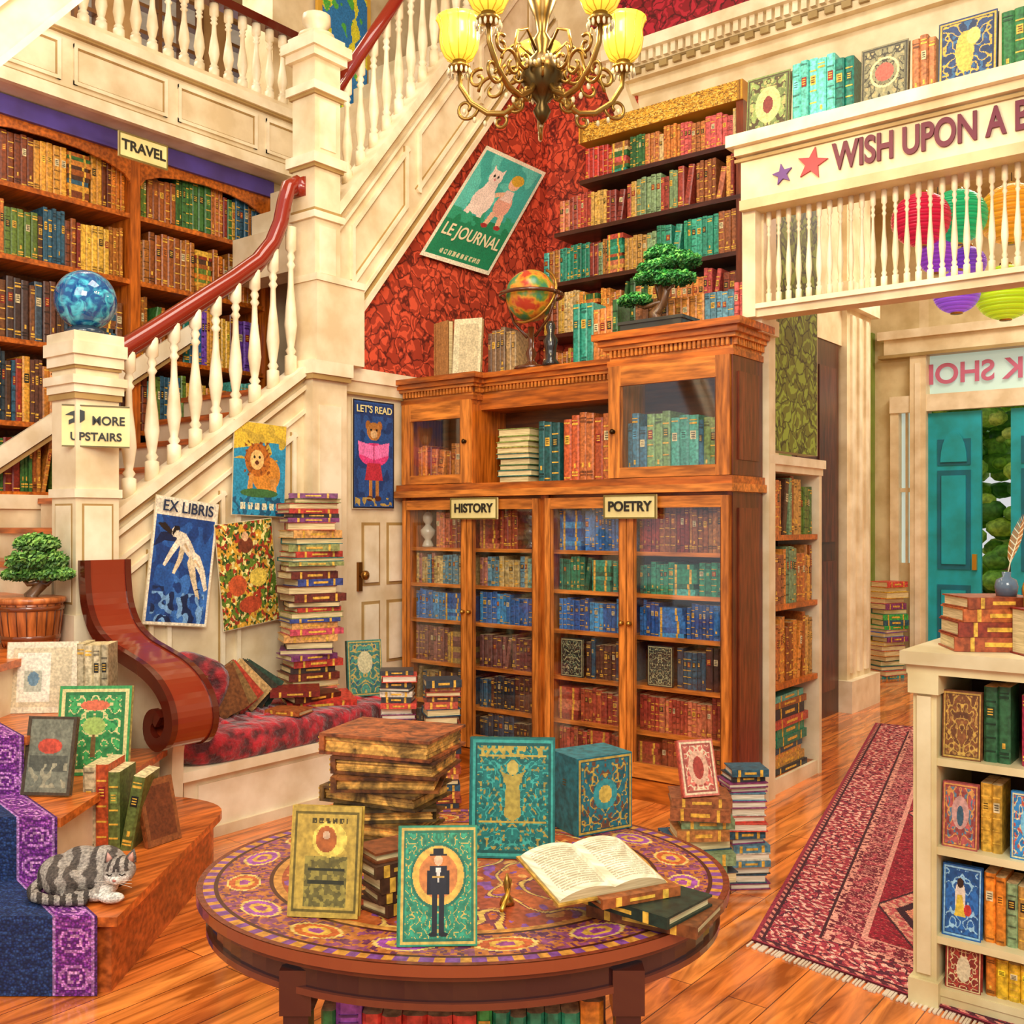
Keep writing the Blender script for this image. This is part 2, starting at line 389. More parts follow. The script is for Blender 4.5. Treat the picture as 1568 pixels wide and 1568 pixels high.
g.box(-3.5,-3.42,10.22,10.3,0,3.4,h('#7f9a3c'))
g.build('trim_2')
gw=G(); gw.box(-3.17,-3.05,10.34,10.35,1.1,2.6,h('#cfe4de'),'lantern_pane_glow'); gw.box(-3.17,-3.05,10.3,10.34,1.8,1.84,WHITE); gw.box(-3.12,-3.1,10.3,10.34,1.1,2.6,WHITE); gw.build('window_5')  # pane glows by emission, standing in for daylight
gw=G(); gw.box(-2.9,-1.4,10.34,10.35,2.74,3.14,h('#b8d0c4'),'lantern_pane_glow'); o=gw.build('window_6')  # transom pane also emits, daylight put into its material
text('BOOK SHOP',T(-2.22,10.31,2.93)@Matrix.Diagonal((-1,1,1,1)),.27,h('#c86a88'),'lettering',o,off=.006)
def doorleaf(name,x0,x1):
    g=G(T(x0,10.3,0)); a=0; w=x1-x0
    TE=h('#18aabc'); TD=h('#0d7088')
    g.box(a,a+w,-.02,.03,0,2.56,TE)
    for z0,z1 in ((.15,.9),(1.05,2.0)):
        g.box(a+.09,a+w-.09,-.03,-.02,z0,z1,TD); g.box(a+.13,a+w-.13,-.045,-.02,z0+.05,z1-.05,TE)
    g.box(a+.09,a+w-.09,-.03,-.02,2.05,2.3,TD); g.extr([(a+w/2+math.cos(t)*(w/2-.12),2.08+math.sin(t)*.3) for t in [i*math.pi/10 for i in range(11)]],.02,TE,'paint',None,-.045)
    g.box(a+w-.07,a+w-.03,-.06,-.02,1.05,1.2,GOLD,'gold'); g.build(name)
doorleaf('door_2',-2.9,-2.42); doorleaf('door_3',-2.16,-1.4)
g=G(); g.box(-7,4,10.5,18,-.12,-.02,h('#7fb04a'),'leaf'); g.build('lawn')
g=G()
for i in range(900):
    x=R.uniform(-4.0,.2); y=R.uniform(12.4,13.6); z=R.uniform(0.2,3.6); r=R.uniform(.06,.2)
    g.sup((x,y,z),(r,r,r*.7),1,h(R.choice(['#6fae3f','#b8df5a','#4f8f3a','#cfe87a','#8ac848','#e8a8a0' if z<1 else '#a0d860'])),'leaf',None,7,5)
g.build('garden_hedge')
g=G()
g.box(-2.40,-2.32,5.16,5.95,1.9,3.46,LC); g.box(-2.32,-2.31,5.3,5.92,1.9,3.4,h('#86a03a'),'wallpaper')
g.box(-3.0,-2.6,5.95,6.03,0,2.4,LC)
g.build('wall_partition')
g=G()
g.box(-2.36,-2.24,5.0,5.16,2.56,3.2,WHITE); g.box(-2.36,-2.27,5.135,5.22,0,2.6,WHITE); g.box(-2.42,-2.24,4.98,5.2,2.5,2.58,WHITE)
g.build('trim_3')
# header beam with fretwork
g=G(); BX0,BX1=-2.32,.6
g.box(BX0,BX1,4.9,5.1,3.16,3.42,WHITE); g.box(BX0-.02,BX1,4.86,5.14,3.4,3.44,WHITE); g.box(BX0-.05,BX1,4.82,5.18,3.44,3.50,TRIM); g.box(BX0-.03,BX1,4.885,4.9,3.375,3.39,h('#b89c64'))
g.box(BX0,BX1,4.88,5.12,3.12,3.17,h('#d8c294')); g.box(BX0,BX1,4.94,5.06,2.57,2.63,WHITE); g.box(BX0,BX1,4.92,5.08,2.61,2.635,TRIM)
g.box(BX0,BX0+.07,4.92,5.08,2.57,3.16,WHITE)
x=BX0+.11
while x<BX1: bal(g,T(x,5.0,2.63),.5,.0155,TRIM,7); x+=.054
beam=g.build('header_beam')
text('WISH UPON A BOOK',T(-1.83,4.893,3.285),.18,h('#6d1f34'),'lettering',beam,sx=.665,ext=.006,off=.0045,align='LEFT')
def star(M,r,col,nm):
    g=G(M); g.extr([((r if i%2==0 else r*.42)*math.sin(i*math.pi/5),(r if i%2==0 else r*.42)*math.cos(i*math.pi/5)) for i in range(10)],.012,col,'paint')
    g.build(nm,beam)
star(T(-1.935,4.888,3.285)@RY(12),.082,h('#b8323c'),'star_red'); star(T(-2.09,4.888,3.265)@RY(-8),.055,h('#6a3a90'),'star_purple')
g=G()
cover(g,T(-2.19,4.93,3.5)@RX(-5),.23,.32,.03,h('#6a5a2c'),orn(h('#7a8a4a'),h('#4a3a1c'),h('#a8a060'),8,.1,[('e',.5,.5,.3,.3,h('#b8b878')),('e',.5,.5,.12,.14,h('#7a2f24'))]))
row(g,T(-2.06,4.94,3.5),.33,.29,.34,P_TEAL,.16,.03,.05,0,0)
cover(g,T(-1.595,4.93,3.5)@RX(-4),.22,.3,.03,h('#5a4a2a'),orn(h('#7f7a58'),h('#3a3424'),h('#a89868'),9,.1,[('o',.5,.55,.32,.25,h('#d8c890')),('e',.5,.55,.2,.15,h('#b85a48'))]))
row(g,T(-1.47,4.94,3.5),.11,.25,.3,[h('#a8603a'),h('#c07a4a')],.16,.03,.05,0,0)
cover(g,T(-1.22,4.93,3.5)@RX(-4),.25,.32,.03,h('#3a3a20'),orn(h('#1f3560'),h('#c8a23c'),h('#2f5f8a'),8,.1,[('e',.45,.5,.16,.3,h('#d8b04a')),('e',.6,.7,.12,.12,h('#e8c86a'))]))
row(g,T(-1.08,4.94,3.5),1.0,.27,.33,P_BRIGHT+P_TEAL,.16,.03,.05,0,0)
g.build('beam_books')
g=G()
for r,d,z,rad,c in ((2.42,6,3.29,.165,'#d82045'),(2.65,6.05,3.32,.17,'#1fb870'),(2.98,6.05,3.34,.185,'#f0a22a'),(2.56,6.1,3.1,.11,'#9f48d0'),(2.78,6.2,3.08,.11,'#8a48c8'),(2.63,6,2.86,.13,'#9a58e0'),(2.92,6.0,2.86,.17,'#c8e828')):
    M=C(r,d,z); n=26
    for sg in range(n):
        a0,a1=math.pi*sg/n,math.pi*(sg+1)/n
        g.lathe([(max(.03,rad*math.sin(a0)),-rad*.95*math.cos(a0)),(max(.03,rad*math.sin((a0+a1)/2))*1.035,-rad*.95*math.cos((a0+a1)/2)),(max(.03,rad*math.sin(a1)),-rad*.95*math.cos(a1))],M,mul(h(c),1.0 if sg%2 else .75),'lantern_pane_glow',22)
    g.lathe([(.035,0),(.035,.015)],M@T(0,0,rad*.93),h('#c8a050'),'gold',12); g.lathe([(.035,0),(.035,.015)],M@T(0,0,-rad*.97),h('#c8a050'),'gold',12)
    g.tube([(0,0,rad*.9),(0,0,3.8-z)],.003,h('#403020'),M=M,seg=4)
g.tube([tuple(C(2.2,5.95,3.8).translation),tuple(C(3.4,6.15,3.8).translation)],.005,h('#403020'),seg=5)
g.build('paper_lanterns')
# ================================================================ STAIR
S=h('#eddcb8')
W=T(-4.7,0,0)@RZ(90)
z1=lambda y:1.58+.712*(y-2.81)
g=G(W)
g.extr([(2.52,0),(4.3,0),(4.3,z1(4.02)),(4.02,z1(4.02)),(2.52,z1(2.52))],.08,LC)
def rake(a,b,off,th,pr,col):
    g.extr([(a,z1(a)+off),(b,z1(b)+off),(b,z1(b)+off+th),(a,z1(a)+off+th)],.1+pr,col,'paint',None,-pr)
CREASE_SHADE=h('#b09058')  # darker tan for moulding creases, shade put into the colour
rake(2.55,4.03,-.04,.06,.05,TRIM); rake(2.55,4.03,-.065,.02,.03,CREASE_SHADE); rake(2.55,4.03,-.13,.03,.025,TRIM); rake(2.55,4.03,-.145,.012,.015,CREASE_SHADE); rake(2.55,4.03,-.27,.025,.02,TRIM)
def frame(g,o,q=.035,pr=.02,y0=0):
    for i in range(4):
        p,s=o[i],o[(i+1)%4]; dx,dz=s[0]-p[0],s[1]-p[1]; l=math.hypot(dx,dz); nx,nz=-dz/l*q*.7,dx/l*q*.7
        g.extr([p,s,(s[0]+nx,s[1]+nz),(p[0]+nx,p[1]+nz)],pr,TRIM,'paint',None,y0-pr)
        g.extr([(p[0]+nx,p[1]+nz),(s[0]+nx,s[1]+nz),(s[0]+nx*1.35,s[1]+nz*1.35),(p[0]+nx*1.35,p[1]+nz*1.35)],pr*.4,CREASE_SHADE,'paint',None,y0-pr*.4)
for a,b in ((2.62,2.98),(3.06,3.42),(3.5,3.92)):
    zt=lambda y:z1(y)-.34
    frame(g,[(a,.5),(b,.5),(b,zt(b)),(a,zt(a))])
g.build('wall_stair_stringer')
g=G()
rr=[-1.28,-1.60,-1.86,-2.12,-2.45]; zz=[.25,.47,.69,.92,1.14]; dep=[4.62,4.6,4.72,4.95,5.2]; DD=[3.24,3.56,3.86,4.16,4.5]
W1=h('#d0702e')
n=10
arc=[(-1.70+.42*math.cos(t),4.32+.30*math.sin(t)) for t in [i*math.pi/2/n for i in range(n+1)]]
cm=C(0,0)
g.slab([(-3.2,DD[0]),(rr[0],DD[0])]+arc+[(-3.2,4.62)],0,.22,h('#c0662e'),'woody',cm)
g.slab([(-3.2,DD[0]-.03),(rr[0]+.03,DD[0]-.03)]+[(x+.03,y+.02) for x,y in arc]+[(-3.2,4.64)],.22,.25,W1,'woody',cm)
for k in range(1,5):
    g.box(-3.2,rr[k],DD[k],dep[k],zz[k-1],zz[k]-.03,S,'paint',cm); g.box(-3.2,rr[k]+.03,DD[k]-.03,dep[k]+.02,zz[k]-.03,zz[k],W1,'woody',cm)
for i in range(7):
    y=2.5+.24*i; g.box(-5.84,-4.80,y,y+.26,1.1+.17*i-.2,1.1+.17*i+.17,S); g.box(-5.84,-4.79,y-.02,y+.25,1.27+.17*i,1.3+.17*i,W1,'woodx')
g.build('staircase')
def runner(u,v,s):
    if u>.17 and u<.83:
        return h('#182e60') if noise.noise((u*40,v*30,s))<.1 else h('#284478')
    if .155<u<.17 or .83<u<.845: return h('#c088c8')
    w=u/.155 if u<.5 else (1-u)/.155
    if w<.07: return h('#5a2468')
    if w<.12: return h('#c080c0')
    b=(v*2.2)%1-.5; q=math.hypot((w-.55)*.9,b)
    if .27<q<.36: return h('#d284cc')
    if .12<q<.18: return h('#e09ad0')
    if q>.5 and q<.56: return h('#b05ab0')
    return h('#7a2a8a')
rru=[-1.33,-1.60,-1.86,-2.12,-2.45]
g=G(cm)
for k in range(5):
    zl=(zz[k-1] if k else 0)+.004; D0=DD[k]-.036; rk_=rru[k]+.02; ww=.85
    g.paint(1,1,90,26,lambda u,v:runner(1-u,v,k),'knit',None,lambda u,v:(rk_-ww*(1-u),D0,zl+(zz[k]+.006-zl)*v))
    if k<4:
        D1=DD[k+1]-.034; r1=rru[k+1]+.02
        g.paint(1,1,90,26,lambda u,v:runner(1-u,v+.5,k),'knit',None,lambda u,v:((rk_-ww*(1-u))*(1-v)+(r1-ww*(1-u))*v,D0+(D1-D0)*v,zz[k]+.006))
g.build('stair_runner')
g=G(T(-5.87,0,0)@RZ(90))
g.extr([(1.6,1.0),(4.0,2.7),(4.0,2.82),(1.6,1.12)],.03,TRIM,'paint',None,-.03); g.extr([(1.6,.96),(4.0,2.66),(4.0,2.69),(1.6,.99)],.03,CREASE_SHADE,'paint',None,-.012)
g.box(1.0,4.7,-.02,.03,1.58,1.66,S); g.build('trim_4')
g=G(W)
for i in range(9):
    y=2.87+.131*i
    top=2.34+(y-2.8)*.715 if y<3.7 else 2.984+(y-3.7)*1.2
    bal(g,T(y,.03,z1(y)),top-z1(y),.036,TRIM,12)
pts=[(2.72,.03,2.31),(2.8,.03,2.36),(3.0,.03,2.5),(3.25,.03,2.68),(3.5,.03,2.86),(3.68,.03,3.0),(3.78,.03,3.12),(3.84,.03,3.25),(3.87,.03,3.38),(3.9,.03,3.48),(3.96,.03,3.52),(4.02,.03,3.5)]
g.tube(pts,.046,MAHO,'shiny',10); g.tube([(a,b,c-.035) for a,b,c in pts],.034,mul(MAHO,.7),'shiny',8)
g.tube([(4.0,-.02,3.5),(4.0,.09,3.5)],.06,MAHO,'shiny',12)
g.build('stair_railing')
g=G(T(-4.7,2.62,0))
a=.11
g.box(-a,a,-a,a,.92,2.25,S); g.box(-a-.02,a+.02,-a-.02,a+.02,.92,1.06,S); g.box(-a-.012,a+.012,-a-.012,a+.012,1.62,1.66,TRIM)
for sx in (-1,1):
    g.box(sx*a-.006,sx*a+.006,-.07,.07,1.12,1.58,TRIM); g.box(sx*a-.003,sx*a+.003,-.08,.08,1.11,1.59,CREASE_SHADE)
g.box(-.07,.07,-a-.006,-a+.006,1.12,1.58,TRIM); g.box(-.08,.08,-a-.003,-a+.003,1.11,1.59,CREASE_SHADE)
for z0,z1_,e,c_ in ((2.09,2.12,.012,CREASE_SHADE),(2.12,2.16,.018,TRIM),(2.16,2.2,.03,TRIM),(2.235,2.25,.01,CREASE_SHADE),(2.25,2.3,.018,TRIM),(2.3,2.36,.03,TRIM),(2.36,2.41,.018,TRIM)): g.box(-a-e,a+e,-a-e,a+e,z0,z1_,c_)
g.build('newel_post')
g=G(T(-4.7,2.62,2.411)); g.lathe([(.09,0),(.095,.02),(.07,.035),(.06,.05)],Matrix(),h('#2a3a4a'),'shiny',20)
n=18; g.lathe([(max(.001,.145*math.sin(math.pi*i/n)),.175-.145*math.cos(math.pi*i/n)) for i in range(n+1)],Matrix(),h('#3f9fd0'),'globe',30); g.build('crystal_ball')
MSG=T(-4.57,2.60,1.86)@RZ(62)
g=G(MSG); g.box(-.15,.15,-.012,0,0,.2,h('#eee09c')); g.box(-.15,.15,-.016,-.01,0,.006,h('#6a5a2a')); g.box(-.15,.15,-.016,-.01,.194,.2,h('#6a5a2a'))
g.extr([(-.135,.15),(-.11,.165),(-.075,.178),(-.05,.17),(-.05,.13),(-.075,.11),(-.1,.115),(-.12,.105),(-.12,.125),(-.1,.135),(-.1,.148)],.004,h('#1a1a10'),'paint',None,-.016)
o=g.build('more_upstairs_sign')
text('MORE',MSG@T(.055,-.015,.125),.058,h('#1a1a10'),'lettering_1',o,off=.001,sx=.95); text('UPSTAIRS',MSG@T(0,-.015,.048),.054,h('#1a1a10'),'lettering_2',o,off=.001)
g=G(T(-4.7,4.09,0)); a=.1
g.box(-a,a-.02,-a,.17,0,2.45,S); g.box(-a-.03,a+.02,-a-.03,.19,2.38,2.46,TRIM); g.box(-a-.02,a+.01,-a-.02,.18,2.35,2.38,CREASE_SHADE); g.box(-a-.02,a+.02,-a,.28,2.46,2.95,S); g.box(-a,a+.03,-a-.01,.285,2.93,2.97,TRIM)
g.box(a-.022,a-.012,-.05,.12,1.0,2.2,TRIM)
g.box(-a,a,-a,a,2.9,4.3,S)
for z0,z1_,e,c_ in ((3.3,3.34,.02,TRIM),(3.34,3.36,.008,CREASE_SHADE),(3.62,3.68,.03,TRIM),(3.6,3.62,.015,CREASE_SHADE),(4.05,4.1,.03,TRIM),(4.03,4.05,.015,CREASE_SHADE),(4.25,4.3,.03,TRIM),(4.3,4.36,.05,TRIM),(4.36,4.4,.02,TRIM)): g.box(-a-e,a+e,-a-e,a+e,z0,z1_,c_)
g.box(a-.005,a+.006,-.06,.06,3.72,4.0,TRIM); g.box(a-.005,a+.006,-.06,.06,2.98,3.26,TRIM)
g.lathe([(.1,4.4),(.11,4.43),(.05,4.46),(.085,4.5),(.085,4.55),(.02,4.58)],Matrix(),S,'paint',14)
g.build('stair_post')
u0=lambda y:2.81+1.242*(y-4.39)
u1=lambda y:3.37+1.264*(y-4.17)
g=G(W); g.extr([(4.36,2.4),(6.5,2.4),(6.5,u0(6.5)+.1),(4.36,u0(4.36)+.1)],.08,WPR,'wallpaper',None,.02); g.build('wall_under_stair')
g=G(W); g.extr([(4.86,0),(6.5,0),(6.5,2.4),(4.86,2.4)],.08,LC,'paint',None,.02)
g.build('wall_behind_bookcase')
g=G(W)
ye=6.6
g.extr([(4.17,u0(4.3)-.05),(4.3,u0(4.3)-.05),(ye,u0(ye)),(ye,u1(ye)),(4.12,u1(4.12))],.12,S,'paint',None,-.02)
def rk(f,off,th,pr,col,a=4.2,b=ye):
    g.extr([(a,f(a)+off),(b,f(b)+off),(b,f(b)+off+th),(a,f(a)+off+th)],.1+pr,col,'paint',None,-.02-pr)
rk(u0,-.03,.05,.05,TRIM,4.33); rk(u0,.02,.02,.03,CREASE_SHADE,4.33); rk(u0,.06,.03,.02,TRIM,4.33); rk(u1,-.05,.08,.06,TRIM); rk(u1,-.075,.025,.035,CREASE_SHADE); rk(u1,-.17,.03,.03,TRIM)
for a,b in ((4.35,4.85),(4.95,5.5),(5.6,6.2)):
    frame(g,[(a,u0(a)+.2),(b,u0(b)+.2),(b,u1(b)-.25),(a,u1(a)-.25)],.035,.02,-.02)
for i in range(12):
    y=4.25+.115*i; top=3.93+1.45*(y-4.12); bal(g,T(y,.03,u1(y)),top-u1(y),.034)
g.tube([(4.1,.03,3.93),(5.6,.03,6.1)],.042,MAHO,'shiny',10)
for i in range(9):
    y=4.3+.16*i; g.box(y,y+.2,.1,1.1,u1(y)-.4,u1(y)-.1,S)
g.build('upper_stair_flight')
g=G(T(-5.7,0,0)@RZ(90))
g.box(.5,4.8,0,1.8,3.96,4.42,S); g.box(.5,4.8,-.05,0,4.36,4.42,TRIM); g.box(.5,4.8,-.03,0,4.345,4.36,CREASE_SHADE); g.box(.5,4.8,-.04,0,3.95,4.02,TRIM); g.box(.5,4.8,-.02,0,4.02,4.035,CREASE_SHADE)
x=1.0
while x<4.6:
    frame(g,[(x,4.07),(x+.62,4.07),(x+.62,4.31),(x,4.31)],.03,.016); x+=.7
g.box(.5,4.75,.0,.08,4.42,4.47,S)
x=1.0
while x<4.75: bal(g,T(x,.04,4.46),.5,.034); x+=.115
g.box(.5,4.8,.0,.09,4.96,5.02,mul(MAHO,.4),'shiny')
g.build('gallery_balcony')
g=G(T(-4.3,0,0)@RZ(90)); g.extr([(.9,2.1),(2.7,4.2),(2.7,4.5),(.9,2.38)],.12,S); g.extr([(.9,2.34),(2.7,4.46),(2.7,4.52),(.9,2.4)],.16,TRIM,'paint',None,-.03); g.extr([(.9,2.1),(2.7,4.2),(2.7,4.24),(.9,2.14)],.16,TRIM,'paint',None,-.02); g.build('raked_ceiling_beam')
g2=G(T(-5.85,5.35,4.55)@RZ(90)); g2.box(-.27,.27,-.03,0,0,1.1,GOLD); g2.paint(.46,1.0,46,90,shapes(h('#2f7fc0'),[('n',0,0,1,1,h('#e8e03a'),5,.12),('n',0,0,1,1,h('#58b84a'),7,.25)]),'art',T(-.23,-.034,.05)); g2.build('stained_glass_picture')
g=G(T(-4.68,0,0)@RZ(90)); D=h('#eddcb8')
g.box(4.27,4.86,.0,.06,0,2.40,D); g.box(4.26,4.9,-.04,.02,2.38,2.46,TRIM); g.box(4.28,4.9,-.025,.02,2.3,2.38,S); g.box(4.28,4.9,-.028,-.02,2.295,2.31,CREASE_SHADE)
for z0,z1_ in ((.12,.5),(.6,1.0),(1.1,1.5)):
    for y0,y1 in ((4.44,4.6),(4.66,4.82)):
        g.box(y0,y1,-.004,.0,z0,z1_,CREASE_SHADE); g.box(y0+.02,y1-.02,-.014,0,z0+.02,z1_-.02,TRIM)
g.box(4.40,4.43,-.02,0,1.07,1.25,h('#8a5a24'),'gold'); g.lathe([(.015,0),(.012,.03),(.03,.045),(.03,.06),(.01,.075)],T(4.415,-.01,1.17)@RX(90),h('#9a6a2c'),'gold',14)
g.build('door_4')
# ================================================================ LEFT BOOKSHELF
def shelfunit(M,xs,zs,dep,wood,th=.03,mat='woodx'):
    g=G(M)
    for x in xs: g.box(x-.035,x+.035,-.01,dep,zs[0],zs[-1],wood,'woodz')
    for z in zs: g.box(xs[0],xs[-1],0,dep,z-th,z,wood,mat)
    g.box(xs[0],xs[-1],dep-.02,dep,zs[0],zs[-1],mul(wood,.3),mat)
    return g
ML=T(-5.9,0,0)@RZ(90); zs=[1.68,2.09,2.57,3.05,3.47,3.88]
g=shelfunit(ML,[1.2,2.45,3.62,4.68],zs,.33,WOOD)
g.box(1.2,4.7,-.04,0,3.84,3.95,h('#5648a0'))
for a,b in ((1.2,2.45),(2.45,3.62),(3.62,4.68)):
    pl=[(a+.035,3.85),(a+.035,3.66)]+[(a+.035+(b-a-.07)*(.5-.5*math.cos(t)),3.66+.13*math.sin(t)) for t in [i*math.pi/8 for i in range(1,8)]]+[(b-.035,3.66),(b-.035,3.85)]
    g.extr(pl,.015,WOOD,'woodx',None,-.012)
g.build('wall_bookshelf')
g=G(ML)
for a,b in ((1.24,2.41),(2.49,3.58),(3.66,4.64)):
    for i in range(5):
        hgt=zs[i+1]-zs[i]-.03
        pal=P_LEFT if i!=1 else P_LEFT+P_DARK
        if b>4.5 and i in(1,2): pal=P_LEFT+P_TEAL
        if b<3.6 and i==2: pal=P_DARK+[h('#5a3a24'),h('#4a2a1c'),h('#7a4a28')]
        row(g,T(a,.04,zs[i]),b-a,hgt*.72,hgt*.93,pal,.2,.022,.05,.03,.04)
g.build('wall_bookshelf_books')
def sign(name,M,w,hh,s,size):
    g=G(M); g.box(-w/2,w/2,-.012,0,-hh/2,hh/2,h('#eee09c'))
    for z in (-hh/2,hh/2-.008): g.box(-w/2,w/2,-.016,-.01,z,z+.008,h('#7a6a30'))
    for x in (-w/2,w/2-.008): g.box(x,x+.008,-.016,-.01,-hh/2,hh/2,h('#7a6a30'))
    o=g.build(name); text(s,M@T(0,-.016,0),size,h('#201c10'),'lettering',o,off=.002,ext=.002)
sign('travel_sign',T(-5.6,3.49,3.77)@RZ(90),.33,.15,'TRAVEL',.085)
# ================================================================ BACK WALL SHELVES
g=G(T(0,6.2,0)); DK=h('#4a2416')
bz=[2.5,2.915,3.3,3.67,4.02]; bx=[-4.6,-4.6,-4.6,-4.45,-4.22]
for z,x in zip(bz,bx): g.box(x,-2.92,0,.28,z-.03,z,DK,'woodx')
g.box(-2.97,-2.92,0,.28,0,4.32,WOODD,'woodz'); g.box(-4.2,-2.92,.26,.28,2.4,4.3,mul(DK,.5),'woodx')
g.paint(1.3,.13,200,20,orn(h('#d89c2c'),h('#8a5a14'),h('#ecc45a'),40,.08,b=.02),'art',T(-4.22,-.014,4.29)); g.box(-4.22,-2.92,-.01,.28,4.29,4.42,h('#c08828'))
g.build('alcove_shelves')
g=G(T(0,6.2,0))
for i,(z,x) in enumerate(zip(bz,bx)):
    H=(bz[i+1]-z-.03) if i<4 else .28
    row(g,T(x+.03,.02,z),-2.98-x-.03,H*.7,H*.92,[P_MIX,P_MIX,P_TAN+P_GREEN+P_RED,P_TAN+P_RED,P_MIX][i],.2,.022,.05,.04,.04)
g.build('alcove_shelf_books')
# ================================================================ GLAZED BOOKCASE
g=G(); X0,X1,YF,YB=-4.64,-2.31,4.77,5.13; XM=-3.495; WB=h('#ba661e'); WL=h('#d48436')
zs=[.12,.36,.61,.88,1.11,1.34,1.66]
g.box(X0-.02,X1+.02,YF-.03,YB,0,.11,WB,'woodx')
for x in (X0,X1-.035): g.box(x,x+.035,YF,YB,.1,1.66,WB,'woodz')
g.box(XM-.03,XM+.03,YF,YB,.1,1.66,WB,'woodz')
for z in zs: g.box(X0,X1,YF+.04,YB,z-.022,z,WL,'woodx')
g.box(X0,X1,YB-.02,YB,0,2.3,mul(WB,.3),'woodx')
g.box(X0-.03,X1+.03,YF-.06,YB,1.66,1.70,WL,'woodx'); g.box(X0-.02,X1+.02,YF-.04,YB,1.70,1.74,WB,'woodx')
for a,b in ((X0+.02,-4.065),(-4.065,XM-.02),(XM+.02,-2.92),(-2.92,X1-.0)):
    y0,y1=YF-.03,YF-.002; s_=.048
    g.box(a+.004,a+s_,y0,y1,.12,1.64,WL,'woodz'); g.box(b-s_,b-.004,y0,y1,.12,1.64,WL,'woodz')
    g.box(a+s_,b-s_,y0,y1,.12,.2,WL,'woodx'); g.box(a+s_,b-s_,y0,y1,1.58,1.64,WL,'woodx')
    for q in (a+s_-.004,b-s_): g.box(q,q+.004,y0-.002,y0,.2,1.58,mul(WB,.4),'woodz')
    g.box(a+s_,b-s_,y0+.012,y0+.016,.2,1.58,(.9,.95,.95),'glass')
for x in (-4.09,-4.04,-2.945,-2.895): g.lathe([(.012,0),(.01,.012),(.016,.02),(.004,.03)],T(x,YF-.03,.95)@RX(90),h('#b88a3a'),'gold',10)
SD=h('#6f3218')
for z0,z1_ in ((.11,1.655),(1.745,2.36)):
    g.box(X1,X1+.006,YF-.0,YB,z0,z1_,SD,'woodz'); g.box(X1+.004,X1+.014,YF+.06,YB-.06,z0+.08,z1_-.08,mul(SD,1.25),'woodz')
def cab(x0,x1,yf,z0,z1_):
    g.box(x0,x0+.03,yf,YB,z0,z1_,WB,'woodz'); g.box(x1-.03,x1,yf,YB,z0,z1_,WB,'woodz'); g.box(x0,x1,yf,YB,z1_-.03,z1_,WB,'woodx')
def cornice(x0,x1,yf,z0,z1_,lft=0,rgt=1):
    hh=z1_-z0
    for f0,f1,e,c in ((0,.18,.012,WB),(.18,.5,.0,WL),(.5,.62,.03,WL),(.62,.8,.05,WB),(.8,1,.075,WB)):
        g.box(x0-e*lft,x1+e*rgt,yf-e,YB,z0+hh*f0,z0+hh*f1,c,'woodx')
    x=x0+.01
    while x<x1-.01: g.box(x,x+.014,yf-.02,yf,z0+hh*.28,z0+hh*.5,WL,'woodx'); g.box(x+.014,x+.027,yf-.002,yf,z0+hh*.28,z0+hh*.5,mul(WB,.3),'woodx'); x+=.027
    if rgt:
        y=yf+.01
        while y<YB: g.box(x1,x1+.018,y,y+.014,z0+hh*.3,z0+hh*.5,WL,'woodx'); y+=.027
cab(X0,-4.05,4.78,1.74,2.26); cab(-3.05,X1,4.78,1.74,2.36); g.box(-4.05,-3.05,4.86,YB,2.2,2.27,WB,'woodx')
cornice(X0,-4.05,4.78,2.26,2.42,1,1); cornice(-4.05,-3.05,4.88,2.27,2.42,0,0); cornice(-3.05,X1,4.78,2.36,2.54,1,1)
for a,b,z1_ in ((X0,-4.05,2.26),(-3.05,X1,2.36)):
    y0,y1=4.755,4.78; s_=.085
    g.box(a+.005,a+s_,y0,y1,1.745,z1_,WL,'woodz'); g.box(b-s_,b-.005,y0,y1,1.745,z1_,WL,'woodz'); g.box(a+s_,b-s_,y0,y1,1.745,1.80,WL,'woodx'); g.box(a+s_,b-s_,y0,y1,z1_-.11,z1_,WL,'woodx')
    for q in (a+s_-.005,b-s_): g.box(q,q+.005,y0-.002,y0,1.8,z1_-.11,mul(WB,.4),'woodz')
    g.box(a+s_,b-s_,y0+.012,y0+.015,1.8,z1_-.11,(.9,.95,.95),'glass')
    g.lathe([(.012,0),(.01,.012),(.016,.02),(.004,.03)],T((a+.04) if a>-4 else b-.04,y0,2.0)@RX(90),h('#3a2a14'),'gold',10)
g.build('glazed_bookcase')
g=G()
pals=[[P_DARK,P_RED],[P_RED,P_RED],[P_DARK,P_DARK],[P_BLUE,P_BLUE],[P_GREEN+P_TAN,P_GREEN],[P_RED,P_RED+P_TAN]]
